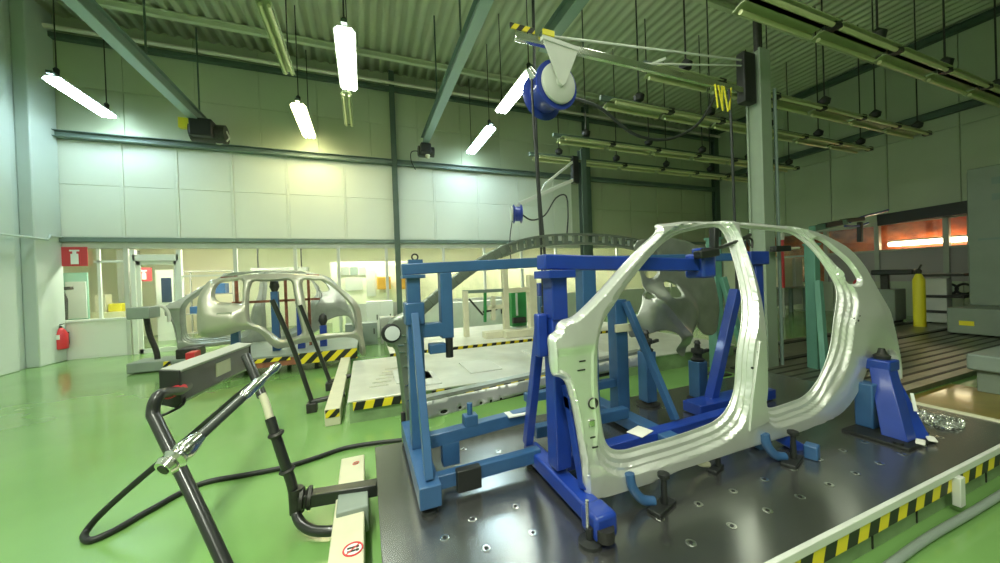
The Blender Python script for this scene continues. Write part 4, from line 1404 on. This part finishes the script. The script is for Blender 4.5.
def extsign(x0, x1, z0, z1, y, label):
    t = thing('fire_extinguisher_sign', label, 'sign', ((x0 + x1) / 2, y, z0))
    MB().lohi((x0, y, z0), (x1, y + .01, z1)).build('board', 'sign', t)
    cx = (x0 + x1) / 2; h = z1 - z0
    w = (x1 - x0) * .3
    MB().lohi((cx - w / 2 - .03, y - .004, z0 + .03), (cx + w / 2 + .03, y, z1 - .03)).build('pictogram_field', 'sign', t)
    b = MB().lohi((cx - w / 2, y - .008, z0 + .05), (cx + w / 2, y - .004, z1 - .17))
    b.lohi((cx - w / 4, y - .008, z1 - .17), (cx + w / 4, y - .004, z1 - .1))
    b.lohi((cx - w / 2 - .02, y - .008, z1 - .11), (cx + w / 2 + .02, y - .004, z1 - .07))
    b.build('pictogram', 'white', t)


s0, s1 = at(61, 247, Y=11.93), at(88, 266, Y=11.93)
extsign(s0.x, s1.x, s1.z, s0.z, 11.93, 'larger red fire extinguisher sign on the upper left window')
s0, s1 = at(136, 268, Y=13.6), at(152, 281, Y=13.6)
extsign(s0.x, s1.x, s1.z, s0.z, 13.6, 'smaller red fire extinguisher sign seen through the glazed door')

# ---------------------------------------------- things inside the back room
def bx(name, px0, py0, px1, py1, y, dep, m, label, cat, group=None, ground=False):
    a, c_ = at(px0, py0, Y=y), at(px1, py1, Y=y)
    z0 = 0 if ground else c_.z
    b = MB().lohi((a.x, y, max(z0, 0.0)), (c_.x, y + dep, a.z))
    return b, a, c_, max(z0, 0)


def cabinet(px0, py0, px1, py1, y, m, label, cols=2, name='cabinet', cat='cabinet'):
    a, c_ = at(px0, py0, Y=y), at(px1, py1, Y=y)
    t = thing(name, label, cat, ((a.x + c_.x) / 2, y, 0))
    MB().lohi((a.x, y, 0), (c_.x, y + .5, a.z)).build('body', m, t, bevel=.01)
    w = (c_.x - a.x) / cols
    for i in range(cols):
        d = MB().lohi((a.x + i * w + .02, y - .015, .08), (a.x + (i + 1) * w - .02, y, a.z - .06)).build('door', m, t, bevel=.004)
        MB().lohi((a.x + (i + 1) * w - .1, y - .04, a.z * .5), (a.x + (i + 1) * w - .07, y - .015, a.z * .5 + .15)).build('handle', 'dark', d)
    return t


# partition with dark blue window in the door view
t = thing('office_door', 'white office door with a dark blue window behind the glazed door', 'door', at(165, 330, Y=14.6))
a, c_ = at(155, 270, Y=14.6), at(176, 340, Y=14.6)
MB().lohi((a.x, 14.6, 0), (c_.x, 14.66, a.z)).build('leaf', 'white', t, bevel=.004)
a, c_ = at(161, 278, Y=14.58), at(172, 302, Y=14.58)
MB().lohi((a.x, 14.57, c_.z), (c_.x, 14.6, a.z)).build('window_pane', 'navy', t)
t = thing('notice_board', 'mint green board leaning inside the left window', 'board', at(75, 300, Y=13.4))
a, c_ = at(60, 273, Y=13.4), at(89, 319, Y=13.4)
MB().lohi((a.x, 13.4, c_.z), (c_.x, 13.45, a.z)).build('panel', 'mint', t, bevel=.004)
a, c_ = at(65, 282, Y=13.36), at(87, 318, Y=13.36)
MB().lohi((a.x, 13.36, c_.z), (c_.x, 13.4, a.z)).build('glazing', 'board', t, bevel=.004)
MB().lohi((a.x, 13.45, 0), (a.x + .06, 13.5, c_.z)).build('leg', 'grey', t)
t = thing('desk_lamp', 'dark jointed lamp stand inside the left window', 'lamp', at(64, 318, Y=12.6))
MB().tube([at(66, 320, Y=12.6), at(66, 300, Y=12.6), at(62, 290, Y=12.6), at(72, 288, Y=12.6)], .04, smooth=1).build('stand', 'dark', t)
MB().bar(at(59, 289, Y=12.6), at(72, 288, Y=12.6), .1, .08).build('head', 'dark', t)
t = thing('workbench', 'office workbench with yellow boxes behind the left window', 'workbench', at(110, 320, Y=13.8))
a, c_ = at(90, 313, Y=13.8), at(125, 318, Y=13.8)
MB().lohi((a.x, 13.8, c_.z), (c_.x, 14.5, a.z)).build('top', 'wood', t, bevel=.005)
for xx in (a.x + .05, c_.x - .05):
    MB().lohi((xx - .03, 13.85, 0), (xx + .03, 14.45, c_.z)).build('leg', 'grey', t)
for k, (p0x, p1x, p0y, mm, lb) in enumerate(((94, 106, 295, 'tan', 'beige'), (108, 122, 304, 'yellow', 'yellow'))):
    a2, c2 = at(p0x, p0y, Y=13.9), at(p1x, 313, Y=13.9)
    tag(MB().lohi((a2.x, 13.9, a.z), (c2.x, 14.2, a2.z)).build('storage_box', mm, bevel=.01), lb + ' box on the workbench behind the left window', 'box')
a, c_ = at(100, 248, Y=13.9), at(124, 300, Y=13.9)
tag(MB().lohi((a.x, 14.6, 0), (c_.x, 14.8, a.z)).build('locker', 'grey', bevel=.01), 'tall grey locker behind the workbench in left window', 'locker')

a, c_ = at(250, 268, Y=13.8), at(308, 279, Y=13.8)
t = thing('air_duct', 'grey horizontal air duct behind the glass above the background panel', 'duct', (a.x, 13.8, c_.z))
MB().lohi((a.x, 13.8, c_.z), (c_.x, 14.2, a.z)).build('casing', 'grey', t, bevel=.01)
for xx in (a.x + .2, c_.x - .2):
    MB().lohi((xx - .02, 13.9, a.z), (xx + .02, 13.94, 3.2)).build('hanger', 'dark', t)
a, c_ = at(183, 271, Y=13.4), at(235, 330, Y=13.4)
t = thing('shelving_unit', 'grey shelving with blue bins behind the glass right of door', 'shelving', (a.x, 13.4, 0))
for z in (.3, .9, 1.5, a.z):
    MB().lohi((a.x, 13.4, z - .03), (c_.x, 13.9, z)).build('shelf', 'grey', t)
for xx in (a.x, c_.x):
    for yy in (13.4, 13.88):
        MB().lohi((xx - .02, yy - .02, 0), (xx + .02, yy + .02, a.z)).build('upright', 'grey', t)
k = 0
for z, w0_ in ((.9, .1), (1.5, .3)):
    xx = a.x + w0_
    while xx < c_.x - .4:
        tag(MB().lohi((xx, 13.45, z), (xx + .3, 13.8, z + .22 + .1 * (k % 2))).build('storage_bin', ('blues', 'lgrey', 'board')[k % 3], bevel=.01),
            'storage bin on the grey shelving behind the glass', 'bin', 'bins on the shelving behind the glass')
        xx += .42; k += 1
cabinet(366, 302, 394, 336, 11.1, 'white', 'white cabinet standing left of the dark wall column', 2)
for i, (p0x, p1x) in enumerate(((377, 391), (400, 407))):
    a, c_ = at(p0x, 277, Y=12.9), at(p1x, 289, Y=12.9)
    tag(MB().lohi((a.x, 12.9, c_.z), (c_.x, 13.2, a.z)).build('wall_box', 'orange', bevel=.01), ('orange wall box behind the glass left of the column', 'orange wall box behind the glass just right of the column')[i], 'box')
for i, (x0_, x1_, y0_, y1_, m_, lb) in enumerate(((341, 349, 267, 275, 'grey', 'leftmost small dark framed notice behind the glass'), (350, 358, 267, 275, 'greyg', 'middle small dark framed notice behind the glass'),
                                                  (359, 366, 267, 275, 'grey', 'rightmost small dark framed notice behind the glass'), (345, 363, 278, 290, 'lgrey', 'pale notice sheet below three small framed notices'),
                                                  (366, 376, 270, 296, 'lgrey', 'tall pale blue sheet beside the orange wall box'))):
    a, c_ = at(x0_, y0_, Y=13.2), at(x1_, y1_, Y=13.2)
    tag(MB().lohi((a.x, 13.2, c_.z), (c_.x, 13.22, a.z)).build('notice', m_), lb, 'notice')
a, c_ = at(330, 262, Y=13.23), at(420, 330, Y=13.23)
b = MB().lohi((a.x, 13.24, 0), (c_.x, 13.3, a.z))
struct(b.build('wall_office_partition', 'office'))
a, c_ = at(410, 270, Y=13.6), at(560, 330, Y=13.6)
b = MB().lohi((a.x, 13.6, 0), (c_.x + 3, 13.7, a.z))
struct(b.build('wall_office_partition', 'tan'))
cabinet(451, 303, 520, 325, 11.0, 'lgrey', 'long pale low cabinet behind the cream welding frame', 4)
t = cabinet(345, 325, 378, 345, 9.9, 'greyg', 'low grey equipment box right of the background trolley', 1, 'equipment_box', 'box')
t = cabinet(380, 318, 396, 333, 9.9, 'grey', 'grey work table cabinet behind the round boss panel', 1, 'equipment_box', 'box')

# cream welding frame on rear platform with green machine
t = thing('welding_frame', 'cream square tube welding frame on the rear platform', 'fixture frame', (2.4, 8.0, .3))
YW = 8.0
w = lambda a, c_, y=YW: at(a, c_, Y=y)
for a, y0_, y1_, th in ((465, 291, 327, .12), (504, 262, 331, .14), (531, 275, 329, .2)):
    z1_, x_ = w(a, y0_).z, w(a, y0_).x
    MB().lohi((x_ - th / 2, YW - th / 2, .3), (x_ + th / 2, YW + th / 2, z1_)).build('upright', 'tan', t, bevel=.006)
MB().bar(w(463, 292), w(506, 290), .1, .08).build('top_rail', 'girt', t, bevel=.005)
MB().bar(w(504, 291), w(531, 289), .12, .12).build('top_rail', 'tan', t, bevel=.005)
MB().bar(w(487, 308), w(506, 306), .1, .1).build('mid_rail', 'tan', t, bevel=.005)
MB().bar(w(493, 296), w(493, 320), .1, .1, up=(0, 1, 0)).build('post', 'tan', t, bevel=.005)
MB().bar(w(469, 299), w(483, 315), .04, .04).build('diagonal', 'dark', t)
MB().bar(w(483, 312), w(497, 309), .05, .05).build('bracket', 'dark', t)
MB().bar(w(485, 290), w(485, 322), .06, .06, up=(0, 1, 0)).build('post', 'greenm', t)
MB().lohi((w(478, 328).x, YW - .6, .3), (w(508, 328).x, YW - .3, .44)).build('foot_beam', 'tan', t, bevel=.01)
MB().lohi((w(494, 333).x, YW - .8, .3), (w(540, 333).x, YW - .55, .46)).build('foot_beam', 'tan', t, bevel=.01)
t = thing('press_machine', 'bright green machine standing inside the cream welding frame', 'machine', (w(519, 325, 8.9).x, 8.9, .3))
a, c_ = w(511, 290, 8.9), w(527, 325, 8.9)
MB().lohi((a.x, 8.9, .3), (c_.x, 9.3, a.z)).build('body', 'greenm', t, bevel=.01)
MB().lohi((w(515.5, 290, 8.88).x, 8.86, .6), (w(517, 290, 8.88).x, 8.9, a.z - .1)).build('column', 'lgrey', t)
MB().lohi((w(512, 318, 8.88).x, 8.8, .4), (w(525, 318, 8.88).x, 8.9, .55)).build('bed', 'dark', t, bevel=.01)
t = thing('blue_machine', 'blue jointed machine between cream frame and bright blue post', 'machine', (w(541, 320, 9.2).x, 9.2, .3))
for py0, py1, wdt in ((283, 296, .3), (296, 312, .4), (312, 326, .25)):
    a, c_ = w(537, py0, 9.2), w(546, py1, 9.2)
    MB().lohi((a.x, 9.2 - wdt / 2, max(.3, c_.z)), (c_.x, 9.2 + wdt / 2, a.z)).build('segment', 'blue' if py0 != 296 else 'blues', t, bevel=.03)

# ================================================================== RIGHT SIDE
# booth windows in the right wall
YB = [2.2, 4.35, 4.8, 6.3, 7.7, 9.3, 11.0]
b = MB()
b.lohi((WX1 + .9, 2.0, .9), (WX1 + 1.0, 11.2, 3.2))
b.lohi((WX1 + .2, 2.0, 3.1), (WX1 + 1.0, 11.2, 3.2))
b.lohi((WX1 + .2, 2.0, 1.0), (WX1 + 1.0, 11.2, 1.1))
struct(b.build('wall_booth', 'curtain'))
b = MB()
for y in YB:
    b.lohi((WX1 - .04, y - .06, 1.1), (WX1 + .12, y + .06, 3.1))
b.lohi((WX1 - .03, 2.2, 2.08), (WX1 + .1, 11.0, 2.16))
b.lohi((WX1 - .03, 2.2, 2.98), (WX1 + .1, 11.0, 3.1))
struct(b.build('window_5', 'grey', bevel=.004))
b = MB().lohi((WX1 + .02, 2.2, 1.1), (WX1 + .06, 7.7, 2.08))
struct(b.build('window_6', 'mauve'))
b = MB().lohi((WX1 + .04, 2.2, 2.16), (WX1 + .05, 11.0, 2.98))
b.lohi((WX1 + .04, 7.7, 1.1), (WX1 + .05, 11.0, 2.08))
struct(b.build('window_7', 'glass'))
t = thing('booth_light', 'warm fluorescent tube glowing behind the right window', 'light fixture', (WX1 + .5, 5.3, 2.3))
MB().cyl((WX1 + .5, 3.0, 2.34), (WX1 + .5, 6.2, 2.34), .07, n=16).build('lamp_tube', 'lampo', t)
MB().lohi((WX1 + .4, 3.0, 2.42), (WX1 + .6, 6.2, 2.47)).build('housing', 'grey', t)
t = thing('roller_shutter_box', 'long black roller shutter box above the right window', 'shutter box', (WX1 - .12, 5.3, 3.05))
MB().bar((WX1 - .14, 4.2, 3.22), (WX1 - .14, 6.2, 3.14), .2, .36).build('casing', 'black', t, bevel=.01)
# blue + grey brackets
t = thing('pipe_bracket', 'grey green overhead bracket arm with blue hoses above the panel roof', 'bracket', at(830, 222, Y=5.2))
g = lambda a, c_, y=5.2: at(a, c_, Y=y)
MB().bar(g(812, 229), g(845, 222), .14, .14).build('arm', 'teal', t, bevel=.01)
MB().bar(g(822, 226), g(838, 223), .2, .12).build('clamp', 'black', t, bevel=.01)
MB().bar(g(843, 221), g(862, 219), .14, .1).build('clamp', 'black', t, bevel=.01)
MB().tube([g(850, 222), g(865, 216), g(878, 213), g(888, 210)], .03).build('blue_hose', 'blue', t)
MB().tube([g(845, 226), g(858, 226), g(868, 223)], .03).build('blue_hose', 'blue', t)
MB().bar(g(860, 222), g(860, 242), .12, .1, up=(0, 1, 0)).build('drop_arm', 'black', t, bevel=.02)
t['label'] = 'grey green overhead bracket with blue hoses right of the panel roof'

# tall grey cabinet at right edge
a = at(966, 330, Z=0)
t = thing('machine_cabinet', 'tall grey machine cabinet cut off by the right photo edge', 'cabinet', (a.x, a.y, 0))
cx, cyy = 13.5, 3.6
q0 = at(966, 170, Y=3.55); q1 = at(957, 308, Y=3.45)
MB().lohi((q0.x, 2.0, q1.z), (q0.x + 1.8, 3.55, q0.z)).build('housing', 'cab', t, bevel=.02)
MB().lohi((q1.x, 1.7, 0.095), (q0.x + 1.9, 3.6, q1.z)).build('plinth', 'cab', t, bevel=.02)
MB().lohi((q0.x - .012, 2.2, at(975, 240, Y=3.3).z), (q0.x, 3.4, at(975, 240, Y=3.3).z + .05)).build('panel_seam', 'girt', t)
for k, pyv in enumerate((181, 197)):
    z = at(985, pyv, X=q0.x).z
    MB().lohi((q0.x - .02, 2.5, z - .1), (q0.x, 3.2, z + .05)).build('vent_slot', 'girt', t)
p = at(963, 323, X=q1.x); 
MB().lohi((q1.x - .02, p.y - .15, p.z - .05), (q1.x, p.y + .05, p.z + .05)).build('warning_label', 'yellow', t)

# T-slot bed plates
t = thing('slotted_bed_plate', 'grooved steel bed plate running along the floor at right', 'bed plate', (9, 3.0, 0))
MB().lohi((5.45, 2.2, 0), (16.0, 4.9, .07)).build('plate', 'bed', t, bevel=.004)
for k in range(8):
    y = 2.32 + k * .17
    MB().lohi((5.45, y, .07), (16.0, y + .045, .073)).build('slot', 'beds', t)
for y in (3.78, 4.6):
    MB().lohi((5.45, y, .07), (16.0, y + .1, .09)).build('guide_rail', 'beds', t)
b = MB().lohi((5.15, .9, 0), (7.4, 2.18, .004))  # thin slab painting the orange light's reflection onto the floor
tag(b.build('painted_floor_reflection', 'ochre'), 'ochre painted reflection of orange light on floor between platform and bed plate', 'painted reflection', kind='structure')
b = MB().lohi((5.07, 1.0, 0), (5.13, 3.3, .006))
# grey box right
q = at(985, 408, Z=.05)
t = thing('floor_unit', 'low grey machine box at right edge beyond the platform corner', 'machine', (6.6, 1.7, 0))
a, c_ = at(970, 375, Y=1.95), at(972, 405, Y=1.95)
MB().lohi((a.x, 1.25, .28), (a.x + 1.2, 1.98, .48)).build('lid', 'greyg', t, bevel=.02)
MB().lohi((a.x + .08, 1.3, .0), (a.x + 1.1, 1.92, .28)).build('body', 'cab', t, bevel=.01)
MB().lohi((a.x + .2, 1.292, .1), (a.x + .22, 1.3, .2)).build('latch', 'black', t)
t = thing('traffic_bollard', 'yellow upright cylinder standing before the right window', 'bollard', at(921, 328, Z=0))
p = at(920, 329, Z=0)
MB().lathe((p.x, p.y, 0), (0, 0, 1), [(0, .14), (.03, .14), (.03, .11), (1.25, .11), (1.4, .05)], 20).build('cylinder', 'yellow', t)
MB().lathe((p.x, p.y, 1.38), (0, 0, 1), [(0, .05), (.1, .06), (.14, .03)], 12).build('valve', 'dark', t)
MB().bar((p.x, p.y, 1.5), (p.x + .15, p.y, 1.62), .03).build('lever', 'dark', t)
# tool cart
p = at(942, 325, Z=0)
t = thing('tool_trolley', 'grey tool trolley with dark shelves beside the tall machine cabinet', 'trolley', (p.x, p.y, 0))
MB().lohi((p.x - .35, p.y - .2, .1), (p.x - .05, p.y + .3, 1.25)).build('column', 'lgrey', t, bevel=.01)
for z in (1.3, .75, .35):
    MB().lohi((p.x - .4, p.y - .5, z), (p.x + .5, p.y + .3, z + .07)).build('shelf', 'dark', t, bevel=.01)
for yy in (p.y - .4, p.y + .2):
    MB().cyl((p.x - .3, yy, .1), (p.x - .2, yy, .1), .1).build('wheel', 'black', t)
    MB().cyl((p.x + .3, yy, .1), (p.x + .4, yy, .1), .1).build('wheel', 'black', t)
for k in range(3):
    MB().torus((p.x + .3, p.y - .3 + .25 * k, .95), (1, .2, 0), .13, .03).build('cable_coil', 'black', t)
# gauges at panel behind C-pillar
p = at(895, 325, Z=0)
t = thing('control_desk', 'pale control desk with dark sloped screen below the orange window', 'desk', (p.x + .3, p.y, 0))
MB().lohi((p.x - .1, p.y - .05, .12), (p.x + .5, p.y + .6, .98)).build('body', 'cab', t, bevel=.02)
MB().lohi((p.x - .05, p.y - .0, 0), (p.x + .45, p.y + .5, .12)).build('plinth', 'dark', t)
MB().bar((p.x - .1, p.y + .35, 1.45), (p.x - .1, p.y - .45, 1.45), .4, .14).build('screen_head', 'black', t, bevel=.03)
MB().lohi((p.x - .05, p.y + .1, .98), (p.x + .05, p.y + .25, 1.4)).build('neck', 'dark', t)
MB().cyl((p.x - .12, p.y + .65, 1.15), (p.x - .2, p.y + .65, 1.15), .12).build('emergency_stop', 'red', t)
# crates seen behind the rear door opening
for i, (x0_, x1_, m_, lb) in enumerate(((783, 793, 'tan', 'left beige crate'), (795, 803, 'lgrey', 'right pale crate'))):
    a, c_ = at(x0_, 258, Y=8.2), at(x1_, 288, Y=8.2)
    t = thing('storage_crate', lb + ' on the rack seen through the rear door opening', 'crate', (a.x, 8.2, c_.z))
    MB().lohi((a.x, 8.2, c_.z), (c_.x, 8.7, a.z)).build('body', m_, t, bevel=.01)
    MB().lohi((a.x - .02, 8.18, a.z - .06), (c_.x + .02, 8.72, a.z)).build('rim', m_, t)
a, c_ = at(775, 288, Y=8.1), at(868, 325, Y=8.1)
c_.x = min(c_.x, 15.8)
t = thing('storage_rack', 'long pale green bench rack seen through the rear door opening', 'rack', (a.x, 8.1, 0))
MB().lohi((a.x - .6, 8.1, a.z - .06), (c_.x, 8.9, a.z)).build('top', 'grey', t, bevel=.01)
MB().lohi((a.x - .6, 8.3, .25), (c_.x, 8.9, a.z - .06)).build('body', 'lgrey', t, bevel=.01)
for xx in (a.x - .5, (a.x + c_.x) / 2, c_.x - .1):
    MB().lohi((xx, 8.12, 0), (xx + .1, 8.22, a.z - .06)).build('leg', 'girt', t)
p = at(775, 262, Y=6.)
t = thing('red_indicator_post', 'slim post with red upper half and white lamp beside the grey pillar', 'post', (at(782, 262, Y=7.5).x, 7.5, 0))
p = at(782, 240, Y=7.5)
zr = at(782, 288, Y=7.5).z
MB().cyl((p.x, 7.5, zr), (p.x, 7.5, p.z), .05).build('upper_post', 'red', t)
MB().cyl((p.x, 7.5, 0), (p.x, 7.5, zr), .04).build('lower_post', 'grey', t)
MB().lathe((p.x, 7.5, p.z), (0, 0, 1), [(0, .06), (.2, .07), (.26, .02)], 14).build('lamp', 'white', t)
t = thing('inspection_camera', 'small black camera on a bracket right of the pillar', 'camera', at(776, 249, Y=3.5))
p = at(773, 249, Y=3.5)
MB().bar(p, at(788, 248.5, Y=3.5), .1, .09).build('body', 'black', t, bevel=.01)
MB().cyl(at(788, 248.5, Y=3.5), at(799, 248, Y=3.5), .02).build('nozzle', 'tan', t)
MB().bar(p, (PX + .12, PY - .1, p.z), .04).build('bracket', 'dark', t)

# ================================================================== LIGHTS (hall fixtures behind and above the camera)
def area(x, y, z, sx, sy, e, col=(.96, 1, .84)):
    L = bpy.data.lights.new('hall_light', 'AREA')
    L.shape = 'RECTANGLE'; L.size = sx; L.size_y = sy; L.energy = e; L.color = col
    o = bpy.data.objects.new('hall_light', L); C.objects.link(o); o.location = (x, y, z)
    return o


for x, y, e in ((-5.8, 5.5, 55), (-5.8, 1.5, 55), (-5.8, -3, 60), (-1.3, 3.0, 165), (-1.3, -1.0, 340), (-1.3, -5, 200), (3.5, 3.2, 40), (3.5, -1.2, 65), (3.5, -5, 30)):
    area(x, y, LZ - .1, .35, 2.0, e)

w = bpy.data.worlds.new('world')
w.use_nodes = True
w.node_tree.nodes['Background'].inputs[0].default_value = (.75, .9, .8, 1)
w.node_tree.nodes['Background'].inputs[1].default_value = .05
bpy.context.scene.world = w
sc_ = bpy.context.scene
sc_.view_settings.view_transform = 'Standard'
sc_.view_settings.look = 'None'
sc_.view_settings.gamma = 1
sc_.view_settings.use_curve_mapping = False
sc_.view_settings.exposure = 0.15
sc_.cycles.use_denoising = True
sc_.cycles.max_bounces = 8
sc_.cycles.diffuse_bounces = 5
sc_.cycles.glossy_bounces = 4
sc_.cycles.transparent_max_bounces = 12
sc_.cycles.sample_clamp_indirect = 6
